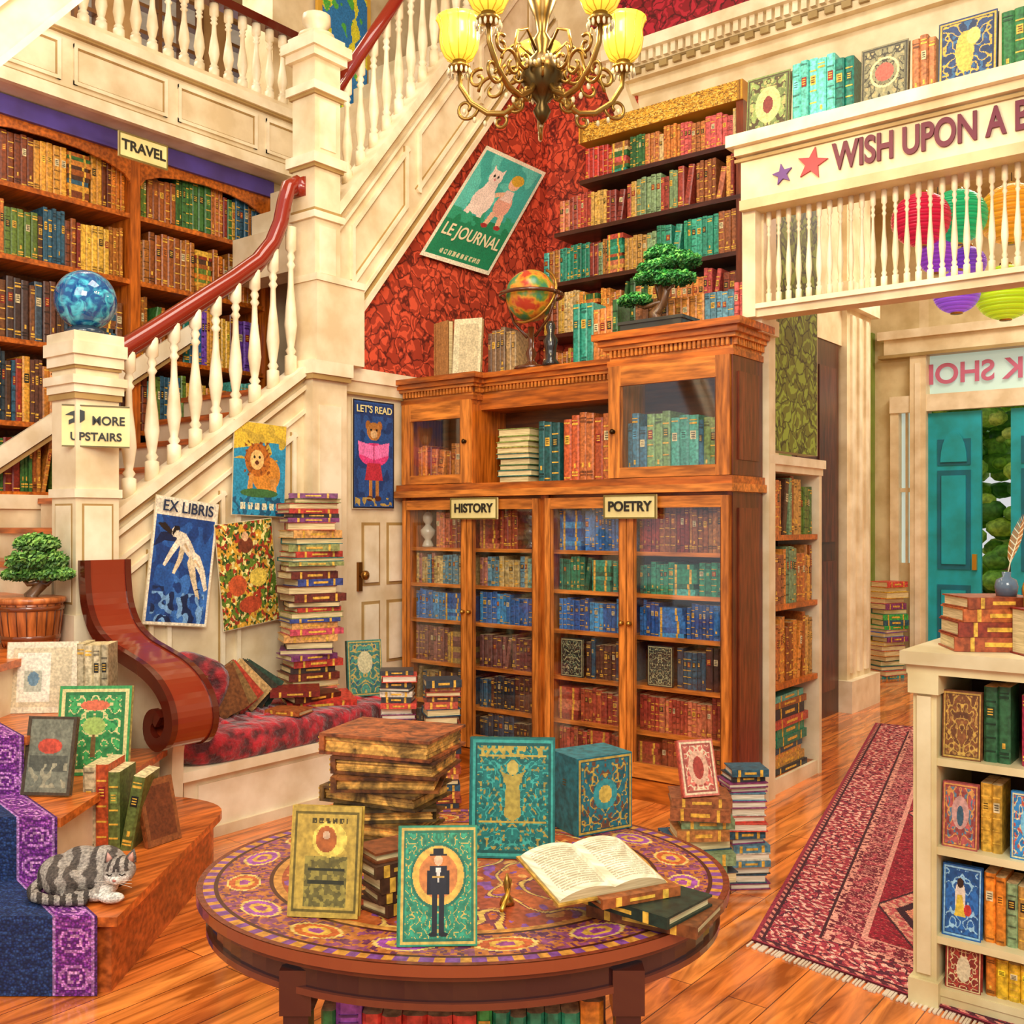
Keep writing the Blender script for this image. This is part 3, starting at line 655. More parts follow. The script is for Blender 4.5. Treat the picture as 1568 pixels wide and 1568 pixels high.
for i in range(6):
    H=zs[i+1]-zs[i]-.024
    for k,(a,b) in enumerate(((X0+.06,-4.09),(-4.04,XM-.06),(XM+.06,-2.945),(-2.895,X1-.06))):
        pal=pals[i][k//2]
        if i==1 and k<2: pal=[h('#8f9a6a'),h('#a8905a'),h('#6f7f6a')]+P_DARK
        if i==2 and k<2: pal=[h('#8a5a50'),h('#6a3f3a'),h('#a88a4a')]
        if i==5 and k==2: pal=P_BLUE
        if i==4 and k<2: pal=[h('#7fae9a'),h('#a86a5a'),h('#5f8f9f'),h('#c8b070')]
        o_=0
        if i==5 and k<2:
            o_=.17 if k==0 else 0; bxp=a+.08 if k==0 else b-.1
            g.lathe([(.035,0),(.04,.01),(.03,.03),(.02,.05),(.045,.08),(.05,.11),(.02,.14),(.018,.15),(.032,.17),(.035,.2),(.02,.225),(.002,.23)],T(bxp,YF+.09,zs[i]),h('#c8c0a8') if k==0 else h('#3a3026'),'shiny',14)
            if k==1: b-=.18
        if i==2 and k>=2: 
            cover(g,T(a+.14 if k==3 else a+.1,YF+.05,zs[i]),.15,H*.9,.02,h('#1c1c18'),orn(h('#1f2420'),h('#a8a878'),h('#3a5a48'),12,.09))
            o_=.23 if k==3 else .19
        row(g,T(a+o_,YF+.06,zs[i]),b-a-o_,H*.76,H*.95,pal,.17,.02,.038,.05,.02)
row(g,T(X0+.06,4.84,1.75),.5,.2,.28,P_LEFT,.17,.03,.05,0,.05)
row(g,T(-2.98,4.84,1.75),.6,.26,.36,[h('#2f8f98'),h('#2f6f8a'),h('#c87a3a'),h('#7a9a5a'),h('#5a6fa0'),h('#4aa08a'),h('#c8a060')],.17,.03,.055,0,.03)
stack(g,T(-3.84,4.99,1.742)@RZ(180),.35,.27,.17,[h('#4a6a3a'),h('#8a9a4a'),h('#2f6f6a'),h('#a89040')],3,.03,.05,.008,0)
row(g,T(-3.66,4.92,1.742),.2,.34,.38,[h('#1f5a5a'),h('#2f4f2f')],.15,.05,.06,0,0)
row(g,T(-3.47,4.92,1.742),.37,.36,.4,[h('#b8562c'),h('#c8723a'),h('#a34428')],.15,.05,.06,0,0)
g.build('glazed_bookcase_books')
sign('history_sign',T(-3.985,4.72,1.585),.37,.13,'HISTORY',.075); sign('poetry_sign',T(-2.88,4.72,1.585),.33,.13,'POETRY',.075)
g=G(T(0,4.93,2.421))
cover(g,T(-4.42,-.03,0)@RZ(-15),.17,.38,.04,h('#8a5a2c'),shapes(h('#b0814a'),[('r',.1,.05,.16,.95,h('#8a5a2c'))],.3),20,30)
cover(g,T(-4.19,-.05,0)@RZ(18)@RX(-6),.19,.38,.03,h('#a0825a'),shapes(h('#d8cba0'),[('r',.2,.1,.9,.9,h('#c8b68c'))],.2),30,40)
row(g,T(-4.06,.0,0),.22,.24,.3,[h('#8a6a4a'),h('#6a4a34'),h('#5f6f5a'),h('#a88858')],.14,.025,.04,0,.1)
row(g,T(-3.42,.02,0),.33,.3,.38,P_MIX,.14,.03,.045,0,.06)
g.build('bookcase_top_books')
g=G(T(-2.85,4.98,2.541)); row(g,T(-.2,.06,0),.72,.2,.27,P_MIX,.08,.03,.05,0,.0); g.build('books_behind_bonsai')
g=G(T(-3.69,4.9,2.421)); g.lathe([(.11,0),(.1,.02),(.04,.035),(.02,.06),(.035,.1),(.018,.14),(.02,.26)],Matrix(),h('#5a2f16'),'shiny',18)
n=18;Mg=T(0,0,.45)@RX(-20)@RY(25); rd=.155
g.lathe([(max(.001,rd*math.sin(math.pi*i/n)),-rd*math.cos(math.pi*i/n)) for i in range(n+1)],Mg,h('#c8953a'),'earth',30)
g.tube([((rd+.025)*math.cos(t),0,(rd+.025)*math.sin(t)) for t in [-math.pi/2+i*math.pi/14 for i in range(15)]],.009,h('#b8863a'),'gold',8,Mg)
g.tube([((rd+.035)*math.cos(t),(rd+.035)*math.sin(t),0) for t in [i*2*math.pi/32 for i in range(33)]],.012,h('#5a2f16'),'shiny',6,T(0,0,.45))
for s_ in (-1,1): g.tube([(s_*.19,0,.45),(s_*.13,0,.3),(s_*.03,0,.2)],.009,h('#5a2f16'),'shiny',6)
g.build('desk_globe')
g=G(T(-3.50,4.84,2.421)); g.lathe([(.05,0),(.05,.02),(.03,.04),(.035,.1),(.045,.15),(.02,.19),(.03,.23),(.02,.26)],Matrix(),h('#2a2420'),'shiny',12); g.build('bronze_bust')
def bonsai(name,M,s=1,potcol=h('#3a3a34'),pads=None,pot='tray',n=900,cols=('#2f6a2c','#3f8a3a','#5fa84a','#1f4f24')):
    g=G(M)
    if pot=='tray':
        g.box(-.19*s,.19*s,-.09*s,.09*s,.01,.06*s,potcol,'shiny'); g.box(-.2*s,.2*s,-.1*s,.1*s,.05*s,.065*s,potcol,'shiny')
        for x in (-.15*s,.12*s): g.box(x,x+.03*s,-.08*s,.08*s,0,.012,potcol,'shiny')
        z0=.06*s
    else: z0=pot
    g.tube([(0,0,z0),(-.03*s,0,z0+.05*s),(.02*s,.01,z0+.1*s),(.05*s,0,z0+.16*s),(.02*s,0,z0+.22*s)],[.04*s,.032*s,.026*s,.02*s,.012*s],h('#6a4a2c'),'woodz',8)
    for p in pads:
        g.tube([(.02*s,0,z0+.11*s),(p[0]*s*.6,p[1]*s*.6,z0+p[2]*s-.04*s),(p[0]*s,p[1]*s,z0+p[2]*s-.01)],[.018*s,.011*s,.006*s],h('#6a4a2c'),'woodz',6)
    for i in range(n):
        p=R.choice(pads); a=R.uniform(0,2*math.pi); q=math.sqrt(R.random()); zz_=R.uniform(-.4,1)
        c=Vector((p[0]+p[3]*q*math.cos(a),p[1]+p[3]*.8*q*math.sin(a),p[2]+p[4]*zz_*math.sqrt(max(0,1-q*q*.9))))*s+Vector((0,0,z0))
        L_=.014*s
        d=Vector((R.gauss(0,1),R.gauss(0,1),R.gauss(0,1)+.6)).normalized(); e=d.orthogonal().normalized(); f=d.cross(e)
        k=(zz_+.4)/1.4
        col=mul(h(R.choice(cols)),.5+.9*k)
        g.add([tuple(c-e*L_),tuple(c+f*L_*.6),tuple(c+e*L_),tuple(c-f*L_*.6),tuple(c+d*L_*.6)],[(0,1,4),(1,2,4),(2,3,4),(3,0,4)],col,'leaf')
    return g.build(name)
bonsai('bonsai_tree',T(-2.80,4.88,2.54),1,pads=[(.12,0,.30,.13,.07),(-.02,0,.24,.12,.06),(-.15,0,.13,.1,.05),(.1,.0,.21,.12,.06),(.02,0,.36,.1,.06),(.0,0,.29,.12,.06)],n=3600,cols=('#2f8a40','#3fa04f','#6fc060','#1f6a2f'))
# ================================================================ SIDE SHELF
MS=T(-2.3,0,0)@RZ(90)
g=G(MS); zs2=[.08,.6,1.04,1.43,1.82]
g.box(5.23,5.93,.0,.02,0,.08,S)
for x in (5.22,5.9): g.box(x,x+.04,-.01,.27,0,1.84,S)
g.box(5.15,5.96,-.03,.27,1.82,1.87,TRIM); g.box(5.17,5.95,-.015,.27,1.78,1.82,S)
for z in zs2[:-1]: g.box(5.23,5.93,.0,.27,z-.03,z,WOOD,'woodx')
g.box(5.23,5.93,.25,.27,0,1.82,h('#3a2014'))
g.build('side_bookshelf')
g=G(MS)
for i in range(4):
    H=zs2[i+1]-zs2[i]-.03
    if i==0: stack(g,T(5.58,.13,zs2[0]),.44,.5,.2,P_DARK+P_GREEN+P_TAN,2,.03,.06,.01,0)
    else: row(g,T(5.28,.02,zs2[i]),.6,H*.75,H*.93,P_TAN+P_LEFT,.17,.024,.05,.0,.03)
g.build('side_bookshelf_books')
# ================================================================ BENCH
g=G()
g.box(-4.62,-4.12,2.78,4.18,0,.33,S); g.box(-4.64,-4.07,2.72,4.2,.30,.345,TRIM); g.box(-4.12,-4.105,2.85,4.1,.05,.26,TRIM); g.box(-4.13,-4.09,2.72,4.2,0,.05,S)
g.extr([(-4.66,0),(-4.08,0),(-4.06,.45),(-4.02,.62),(-4.1,.80),(-4.3,.86),(-4.44,.95),(-4.5,1.05),(-4.56,1.15)],.06,S,'paint',T(0,2.68,0))
prof=[(-4.56,1.32),(-4.555,1.22),(-4.53,1.10),(-4.46,.995),(-4.34,.925),(-4.20,.885),(-4.06,.845),(-3.95,.79),(-3.875,.715),(-3.85,.63),(-3.88,.56),(-3.945,.53),(-4.005,.56),(-4.01,.62),(-3.97,.655),(-3.93,.63)]
def ribbon(g,prof,th,y0,y1,col,mat):
    P=[Vector((a,b)) for a,b in prof]
    Q=[]
    for i in range(len(P)-1):
        p0,p1,p2,p3=P[max(i-1,0)],P[i],P[i+1],P[min(i+2,len(P)-1)]
        for t in (0,.25,.5,.75): Q.append(.5*((2*p1)+(p2-p0)*t+(2*p0-5*p1+4*p2-p3)*t*t+(3*p1-p0-3*p2+p3)*t**3))
    Q.append(P[-1]); P=Q; n=len(P); vs=[];fs=[]
    for i in range(n):
        t=(P[min(i+1,n-1)]-P[max(i-1,0)]).normalized(); nn=Vector((-t.y,t.x))*th/2
        a_,b_=P[i]+nn,P[i]-nn
        vs+=[(a_.x,y0,a_.y),(b_.x,y0,b_.y),(b_.x,y1,b_.y),(a_.x,y1,a_.y)]
    for i in range(n-1):
        for k in range(4):
            l=(k+1)%4; fs.append((i*4+k,i*4+l,i*4+4+l,i*4+4+k))
    fs+= [(0,1,2,3),((n-1)*4+3,(n-1)*4+2,(n-1)*4+1,(n-1)*4)]
    g.add(vs,fs,col,mat)
ribbon(g,prof,.045,2.54,2.74,h('#8a3018'),'shiny'); ribbon(g,prof,.06,2.52,2.55,h('#5a1c10'),'shiny'); ribbon(g,prof,.06,2.73,2.76,h('#5a1c10'),'shiny')
g.build('window_bench')
g=G(); g.sup((-4.37,3.5,.415),(.30,.70,.085),.35,h('#a01020'),'velvet',None,48,14)
for i in range(14):
    yy=2.95+.09*i; g.tube([(-4.60,yy,.488),(-4.45,yy+.04,.498),(-4.25,yy-.03,.498),(-4.12,yy+.02,.475)],[.008,.016,.016,.006],h('#b41624'),'velvet',6)
g.build('bench_cushion')
g=G(T(-4.50,3.02,.50)@RZ(40)); g.sup((0,0,.17),(.17,.06,.17),.6,h('#8a141c'),'velvet',RY(20)); g.build('throw_pillow')
g=G(T(-4.45,3.82,.502)@RZ(62)); stack(g,Matrix(),1.17,.31,.23,[h(x) for x in ['#b83a2c','#d05a4a','#3a4a8a','#8a2f24','#d8a058','#2f6f6a','#7a3a6a','#c8843a','#40302a','#c84a5a','#8a8f4f','#6a2a1c']],14,.022,.045,.02,.5); g.build('book_stack')
g=G(T(-4.36,3.35,.50))
for i,(y,c,t) in enumerate(((-.2,'#7a4a24',-22),(-.12,'#8a6a3a',-32),(-.05,'#b8402a',-40),(.03,'#c8a468',-44),(.1,'#3a3a2c',-50),(.17,'#2f4a3a',-55))):
    M=T(-.02*i,y,0.0)@RZ(75)@RY(t); flatbook(g,M@RX(90)@T(.08,.12,0),.16,.24,.03,h(c))
flatbook(g,T(.04,.42,.0)@RZ(60)@RX(6),.38,.24,.04,h('#c83a2a')); flatbook(g,T(.02,.36,.042)@RZ(85)@RX(8),.30,.2,.035,h('#5a2a1a')); flatbook(g,T(.05,.25,.075)@RZ(50)@RX(4),.26,.18,.03,h('#7a2018'))
flatbook(g,T(.16,.12,.0)@RZ(20),.2,.15,.025,h('#a85a2c'))
g.build('leaning_books')
g=G(T(-4.24,4.06,.505)@RZ(62)); cover(g,RX(-8),.2,.32,.04,h('#2f6a5a'),orn(h('#3f7f6a'),h('#b8a050'),h('#2a5a6a'),7,.1,[('e',.5,.6,.22,.2,h('#c8bf90'))])); g.build('standing_picture_book')
# posters
IV=h('#f2e6c8')
o=poster('ex_libris_poster',T(-4.655,3.13,1.29)@RZ(90)@RY(7),.38,.66,shapes(h('#2458a0'),[('r',0,.86,1,1,IV),('n',0,0,1,.86,h('#173f7f'),5,.05),('n',.4,.0,1,.5,h('#3a74be'),6,.1),
 ('p',[(.02,.60),(.2,.66),(.40,.66),(.34,.74),(.12,.72)],h('#0c2048')),
 # diving woman: arms forward, torso, hips, legs
 ('p',[(.40,.70),(.30,.60),(.20,.47),(.24,.455),(.35,.56),(.45,.645)],h('#f4e6c6')),
 ('p',[(.45,.66),(.43,.54),(.36,.41),(.40,.40),(.50,.52),(.53,.62)],h('#e4cfa4')),
 ('p',[(.36,.70),(.42,.745),(.52,.73),(.62,.66),(.70,.585),(.64,.525),(.55,.57),(.44,.63)],h('#f4e6c6')),
 ('p',[(.66,.60),(.78,.56),(.88,.45),(.95,.30),(.90,.28),(.80,.42),(.68,.50)],h('#f4e6c6')),
 ('p',[(.62,.57),(.70,.52),(.76,.36),(.84,.22),(.79,.21),(.68,.35),(.58,.50)],h('#e4cfa4')),
 ('e',.345,.735,.06,.042,h('#f4e6c6')),('p',[(.30,.73),(.33,.785),(.40,.785),(.42,.755),(.36,.745),(.31,.70)],h('#1c1410')),('p',[(.30,.74),(.18,.80),(.06,.79),(.14,.75),(.28,.71)],h('#241812')),
 ('p',[(.52,.66),(.60,.60),(.58,.585),(.5,.64)],h('#d8b888')),('p',[(.7,.54),(.8,.48),(.79,.465),(.69,.52)],h('#d8b888')),
 ('n',.08,.02,.92,.26,h('#7aaad8'),10,.05),('n',.08,.02,.92,.3,h('#0f2850'),9,.22),('r',0,0,1,.02,IV),('r',0,0,.03,1,IV),('r',.97,0,1,1,IV)],.3),120,190)
text('EX LIBRIS',T(-4.65,3.13,1.29)@RZ(90)@RY(7)@T(0,-.006,.283),.082,h('#23304a'),'lettering',o,ext=.001,off=.001,sx=.92)
poster('lion_poster',T(-4.655,3.635,1.8)@RZ(90)@RY(2),.36,.52,shapes(h('#2a90b4'),[('r',0,.8,1,1,h('#e0bc3a')),('p',[(0,.8),(0,.7),(.3,.74),(.6,.9),(.6,.8)],h('#e0bc3a')),('n',0,.6,1,1,h('#c8a83a'),6,.1),('e',.62,.45,.28,.2,h('#d88c30')),('e',.45,.6,.24,.18,h('#b8681f')),('n',.2,.42,.7,.8,h('#8a4a18'),22,.2),('e',.44,.6,.13,.11,h('#e8bc70')),('e',.39,.63,.02,.015,h('#20140a')),('e',.49,.63,.02,.015,h('#20140a')),('e',.44,.57,.04,.025,h('#5a2a14')),('p',[(.3,.45),(.38,.45),(.36,.24),(.26,.24)],h('#d89444')),('p',[(.7,.4),(.82,.42),(.84,.24),(.74,.24)],h('#d89444')),('e',.5,.24,.36,.05,h('#3f6f3a')),('n',0,0,1,.2,h('#1f5a7a'),12,.1),('t',.15,.06,.85,.13,h('#e8dcb0'),22)],.25))
poster('harvest_poster',T(-4.65,3.55,1.215)@RZ(90)@RY(-6),.38,.58,shapes(h('#d8a234'),[('n',0,0,1,1,h('#5f7a24'),9,.05),('n',0,0,1,1,h('#a83820'),14,.18),('n',0,0,1,1,h('#f0dc88'),20,.25),('n',0,0,1,1,h('#2f4a1c'),26,.3),('e',.5,.78,.13,.08,h('#7a3a20')),('e',.5,.86,.06,.045,h('#e0b080')),('e',.3,.4,.16,.1,h('#c8582c')),('e',.68,.45,.16,.09,h('#e8c850')),('e',.5,.2,.2,.08,h('#b84828'))],.4,14))
o=poster('lets_read_poster',T(-4.660,4.53,1.93)@RZ(90),.36,.68,shapes(h('#23508f'),[('n',.05,.1,.95,.86,h('#163a6f'),7,.1),('r',0,.86,1,.975,h('#1c3f78')),
 ('e',.36,.77,.065,.045,h('#a8682c')),('e',.64,.77,.065,.045,h('#a8682c')),('e',.5,.715,.17,.085,h('#b87a3a')),('e',.5,.69,.08,.04,h('#e0b880')),('e',.43,.73,.02,.012,h('#140c06')),('e',.57,.73,.02,.012,h('#140c06')),
 ('e',.5,.5,.36,.11,h('#e0407f')),('p',[(.14,.5),(.5,.45),(.86,.5),(.88,.62),(.5,.58),(.12,.62)],h('#f47ab4')),('r',.49,.4,.51,.6,h('#a82858')),
 ('p',[(.34,.42),(.66,.42),(.72,.26),(.28,.26)],h('#c02f3f')),('r',.38,.1,.46,.26,h('#b87a3a')),('r',.54,.1,.62,.26,h('#b87a3a')),('e',.4,.09,.08,.025,h('#5a2a14')),('e',.6,.09,.08,.025,h('#5a2a14')),('n',.05,.02,.95,.1,h('#b89a50'),12,.0),('r',0,0,.025,1,h('#10182c')),('r',.975,0,1,1,h('#10182c')),('r',0,0,1,.012,h('#10182c')),('r',0,.985,1,1,h('#10182c'))],.2))
text("LET'S READ",T(-4.660,4.53,1.93)@RZ(90)@T(0,-.006,.282),.062,h('#e8dc98'),'lettering',o,ext=.001,off=.001)
A_=(4.98,3.30);B_=(5.69,4.24);D_=(5.71,3.30)
def mp5(u,v): return (A_[0]+(D_[0]-A_[0])*u+(B_[0]-A_[0])*v, -.012, A_[1]+(D_[1]-A_[1])*u+(B_[1]-A_[1])*v)
CW_=h('#f4dccc'); SK=h('#f0bc98')
o=poster('le_journal_poster',W,1,1,shapes(h('#3fb0a2'),[('r',0,0,1,.42,h('#168458')),('n',0,.34,1,.5,h('#2fa278'),9,.1),('n',0,.45,1,1,h('#5fcab8'),6,.2),
 ('e',.36,.56,.15,.13,CW_),('p',[(.25,.6),(.47,.6),(.44,.74),(.3,.76)],CW_),('e',.36,.78,.095,.07,CW_),('p',[(.28,.8),(.27,.88),(.34,.83)],CW_),('p',[(.39,.83),(.45,.88),(.44,.8)],CW_),('e',.33,.79,.014,.014,h('#20302a')),('e',.39,.79,.014,.014,h('#20302a')),('e',.36,.76,.018,.012,h('#d88a8a')),('p',[(.22,.5),(.3,.5),(.27,.42),(.2,.43)],CW_),('p',[(.38,.5),(.46,.5),(.46,.42),(.39,.42)],CW_),
 ('e',.66,.58,.12,.11,h('#e8a890')),('p',[(.57,.62),(.75,.62),(.72,.72),(.6,.72)],h('#f2d0c0')),('e',.66,.79,.085,.065,SK),('e',.68,.825,.095,.05,h('#e0b03a')),('p',[(.5,.62),(.6,.66),(.6,.7),(.47,.66)],SK),('p',[(.56,.5),(.64,.5),(.6,.38),(.53,.38)],SK),('p',[(.68,.5),(.76,.5),(.78,.4),(.71,.39)],SK),('e',.56,.375,.05,.02,h('#a83030')),('e',.75,.385,.05,.02,h('#a83030')),
 ('t',.2,.06,.8,.1,h('#d8d0a0'),50),('r',0,0,.035,1,IV),('r',.965,0,1,1,IV),('r',0,0,1,.03,IV),('r',0,.97,1,1,IV)],.15),130,150,mp5)
SHR=Matrix(((1,0,.755,0),(0,1,0,0),(0,0,1,0),(0,0,0,1)))
text('LE JOURNAL',W@T(A_[0]+.365,-.016,A_[1])@SHR@T(0,0,.235),.135,h('#f0dcb0'),'lettering',o,ext=.001,off=.002,sx=.82)
# ================================================================ books on the steps
g=G(); cover(g,C(-1.75,3.8,.478,-5)@RX(-12),.19,.29,.02,h('#5a4a34'),shapes(h('#7a7a64'),[('r',0,0,1,.04,h('#4a3a24')),('r',0,.96,1,1,h('#4a3a24')),('r',0,0,.06,1,h('#4a3a24')),('r',.94,0,1,1,h('#4a3a24')),('e',.5,.62,.25,.1,h('#c84a30')),('r',.1,.3,.9,.5,h('#5a5a4a')),('n',.1,.1,.9,.4,h('#a09878'),8,.1)],.3)); g.build('framed_print_book')
g=G(); cover(g,C(-1.71,4.12,.472,3)@RX(-10),.29,.36,.025,h('#b8a860'),orn(h('#3f9a4f'),h('#e0d088'),h('#2a7a3f'),11,.1,[('e',.5,.78,.2,.06,h('#e0704a')),('p',[(.46,.2),(.54,.2),(.52,.5),(.48,.5)],h('#7a5a2c')),('e',.5,.55,.16,.1,h('#a8c060'))],b=.09)); g.build('illustrated_green_book')
g=G(); cover(g,C(-2.0,4.3,.692,6)@RX(-8),.29,.3,.03,h('#d0c098'),shapes(h('#e8dab8'),[('r',.08,.08,.92,.92,h('#d8c69e')),('r',.15,.15,.62,.85,h('#f0e6cc')),('r',.25,.3,.5,.6,h('#b8b8a0')),('e',.38,.48,.08,.1,h('#6a8a9a'))],.1))
row(g,C(-1.84,4.28,.692,6),.13,.27,.3,[h('#c8b890'),h('#8a5a34'),h('#b8a87a')],.15,.03,.05,0,0); g.build('white_cover_books')
g=G(); row(g,C(-1.64,3.86,.252,0),.27,.26,.34,[h('#b8a880'),h('#d85c2a'),h('#e07a40'),h('#6a7a3a'),h('#b8a060'),h('#c84a3a')],.17,.035,.06,0,.1)
cover(g,C(-1.35,3.95,.252,60)@RX(-14),.16,.25,.02,h('#8a4a24'),shapes(h('#8a4f26'),[('r',.1,.1,.9,.9,h('#6f381a'))],.3),20,30); g.build('stair_step_books')
PB=h('#b0622e')
g=G(C(-2.25,4.74,.922)); g.lathe([(.115,0),(.125,.03),(.135,.12),(.142,.18),(.142,.225),(.125,.225),(.12,.19)],Matrix(),PB,'woodz',26); g.lathe([(.12,.0),(.001,.01)],T(0,0,.195),h('#3a2416'),'paint',16)
for zq,rq in ((.035,.13),(.17,.146)): g.lathe([(rq-.004,0),(rq,.003),(rq,.02),(rq-.004,.023)],T(0,0,zq),h('#7a3c1a'),'shiny',26)
g.lathe([(.14,0),(.153,.004),(.153,.024),(.14,.028)],T(0,0,.203),h('#c87640'),'woodz',26)
for i in range(20):
    a=2*math.pi*i/20; g.tube([(math.cos(a)*.118,math.sin(a)*.118,.005),(math.cos(a)*.137,math.sin(a)*.137,.12),(math.cos(a)*.1435,math.sin(a)*.1435,.2)],.0025,h('#5a2c14'),'paint',4)
g.build('wooden_planter')
bonsai('potted_tree',C(-2.22,4.74,.92),1.0,pads=[(0,0,.20,.14,.08),(-.07,0,.14,.09,.05),(.08,0,.14,.09,.05),(0,0,.28,.1,.06)],pot=.19,n=2800,cols=('#5a8a3a','#6f9f4a','#3f6f2c','#86b05a'))
def cat():
    q=G()
    def e(x,y,z,a,b,c): q.sup((x,y,z),(a,b,c),1,(1,1,1),'fur',None,20,14)
    e(-.115,.02,.062,.075,.072,.06); e(-.055,.05,.072,.085,.066,.068); e(.015,.052,.072,.078,.06,.068); e(.065,.02,.066,.055,.052,.058)
    e(-.09,-.035,.05,.066,.05,.05); e(-.02,.0,.045,.09,.06,.045); e(-.04,-.085,.018,.042,.018,.018)
    e(.085,-.012,.078,.045,.046,.048)
    e(.1,-.05,.090,.052,.044,.044); e(.1,-.068,.078,.049,.034,.029); e(.1,-.094,.071,.021,.017,.015)
    e(.03,-.085,.02,.06,.022,.02); e(.09,-.105,.018,.042,.024,.018); e(.055,-.05,.04,.04,.04,.035)
    P=[(-.18,.01,.03),(-.185,-.04,.025),(-.165,-.085,.022),(-.12,-.112,.02),(-.07,-.122,.018),(-.02,-.124,.016),(.02,-.122,.014)]
    for i in range(len(P)-1):
        for t in (0,.33,.66): e(*[P[i][k]*(1-t)+P[i+1][k]*t for k in range(3)],.021-.0012*i,.021-.0012*i,.021-.0012*i)
    ob=q.build('tmpcat')
    m=ob.modifiers.new('r','REMESH'); m.mode='VOXEL'; m.voxel_size=.0045
    m=ob.modifiers.new('s','SMOOTH'); m.factor=.6; m.iterations=5
    bpy.context.view_layer.update()
    me=bpy.data.meshes.new_from_object(ob.evaluated_get(bpy.context.evaluated_depsgraph_get())); L=ob.location.copy()
    vs=[tuple(v.co+L) for v in me.vertices]; fs=[tuple(p.vertices) for p in me.polygons]; bpy.data.objects.remove(ob)
    g=G(C(-1.405,3.41,.257,4)); cols=[]
    for f in fs:
        c=sum((Vector(vs[i]) for i in f),Vector())/len(f)
        nz=noise.noise((c.x*30,c.y*30,c.z*30))*.9
        base=mul(h('#a4988a'),1+.25*nz)
        head=math.hypot(c.x-.1,c.y+.06)<.064 and c.z>.05
        if head:
            s=math.sin(abs(c.x-.1)*260+c.z*60) if c.z>.095 else -1
            if s>.2: base=h('#4a4038')
            if c.y<-.086 and c.z<.085: base=h('#e8e0d0')
        elif c.y<-.095 and c.x<.03 or (c.x<-.17):
            if math.sin(c.x*170+c.y*60)>0: base=h('#463c34')
        else:
            s=math.sin(c.x*105+nz*2.5+c.z*18)
            if s>.15: base=h('#564b42')
            elif s>-.05: base=h('#7c7066')
            if c.z<.03 and c.y<-.06 and c.x>0: base=h('#e0d8c8')
            if c.x>.05 and c.y<-.03 and c.z<.05: base=h('#e6dece')
        cols.append(base)
    g.add(vs,fs,cols,'fur',None,True)
    for sx in (-1,1):
        M=T(.1+sx*.032,-.045,.117)@RY(sx*16)@RX(-8)
        g.lathe([(.021,0),(.015,.018),(.002,.040)],M,h('#6a5e54'),'fur',10,1,.5); g.lathe([(.013,0),(.008,.014),(.001,.029)],M@T(0,-.007,.002),h('#d8a090'),'paint',6,1,.4)
        g.tube([(.1+sx*.011,-.096,.091),(.1+sx*.02,-.0965,.086),(.1+sx*.03,-.091,.090)],.0024,h('#20180f'),'paint',5)
        for k in (-1,0,1): g.tube([(.1+sx*.012,-.111,.069+k*.003),(.1+sx*.06,-.121,.067+k*.012)],.0007,h('#f5f0e0'),'paint',3)
    g.sup((.1,-.1115,.075),(.006,.004,.004),1,h('#c87a70'),'paint',None,8,6)
    g.build('sleeping_cat')
cat()
# ================================================================ TABLE
TT=C(-.102,2.2); RXr,RYd=.565,.475
g=G(TT)
def oval(k,z0,z1_,col,mat,seg=80): g.slab([(RXr*k*math.cos(2*math.pi*i/seg),(RYd*k)*math.sin(2*math.pi*i/seg)) for i in range(seg)],z0,z1_,col,mat)
oval(1,.725,.745,h('#8a4224'),'shiny'); oval(.985,.715,.725,h('#5a2614'),'shiny'); oval(.95,.665,.715,h('#3a1c1a'),'shiny'); oval(.965,.66,.672,h('#6a3220'),'shiny')
def topc(u,v):
    a=u*2*math.pi; r=v
    if r>.975: return h('#7a341e')
    if r>.935:
        return h('#c88a38') if (int(u*150)%2) else h('#7a4488')
    if r>.925 or .735>r>.72: return h('#4a1c14')
    if r>.735:
        k=(u*16)%1-.5; q=math.hypot(k*1.25,(r-.83)*6.3)
        m=noise.noise((math.cos(a)*30*r,math.sin(a)*30*r,1))
        if q<.12: return h('#9a4488')
        if q<.22: return h('#e0ac48')
        if q<.34: return h('#9f4e9e') if int(u*16)%2 else h('#c86030')
        if q<.40: return h('#e0bc68')
        return h('#8a4468') if m>.1 else (h('#b86c34') if m>-.2 else h('#6a3050'))
    if r>.69: return h('#cc8c40')
    n=noise.noise((math.cos(a)*r*7,math.sin(a)*r*6,4)); n2=noise.noise((math.cos(a)*r*16,math.sin(a)*r*14,9))
    if abs(n)<.05: return h('#e0b458')
    if abs(n)<.09: return h('#7a3040')
    if n2>.3: return h('#8a4c98')
    if n2<-.35: return h('#e09a4a')
    return h('#c8622a') if n>0 else h('#a84a2a')
g.paint(1,1,520,130,topc,'inlay',None,lambda u,v:(RXr*.998*v*math.cos(u*2*math.pi),RYd*.998*v*math.sin(u*2*math.pi),.7465))
for x,y in ((-.285,-.36),(.31,-.36),(-.285,.33),(.31,.33)):
    g.box(x-.022,x+.022,y-.026,y+.026,.07,.70,h('#3a1a18'),'shiny'); g.box(x-.028,x+.028,y-.031,y+.031,.62,.70,h('#4a221a'),'shiny'); g.lathe([(.02,0),(.035,.02),(.035,.05),(.02,.07)],T(x,y,0),h('#33171a'),'shiny',12)
g.box(-.30,.325,-.35,.30,.28,.31,h('#5a2a1c'),'woodx')
g.build('oval_table')
g=G(TT); row(g,T(-.25,-.345,.312),.52,.28,.315,P_BRIGHT+P_GREEN,.14,.025,.045,0,0); row(g,T(-.28,.12,.312),.56,.27,.31,P_BRIGHT,.12,.03,.05,0,0); g.build('under_table_books')
Z=.748
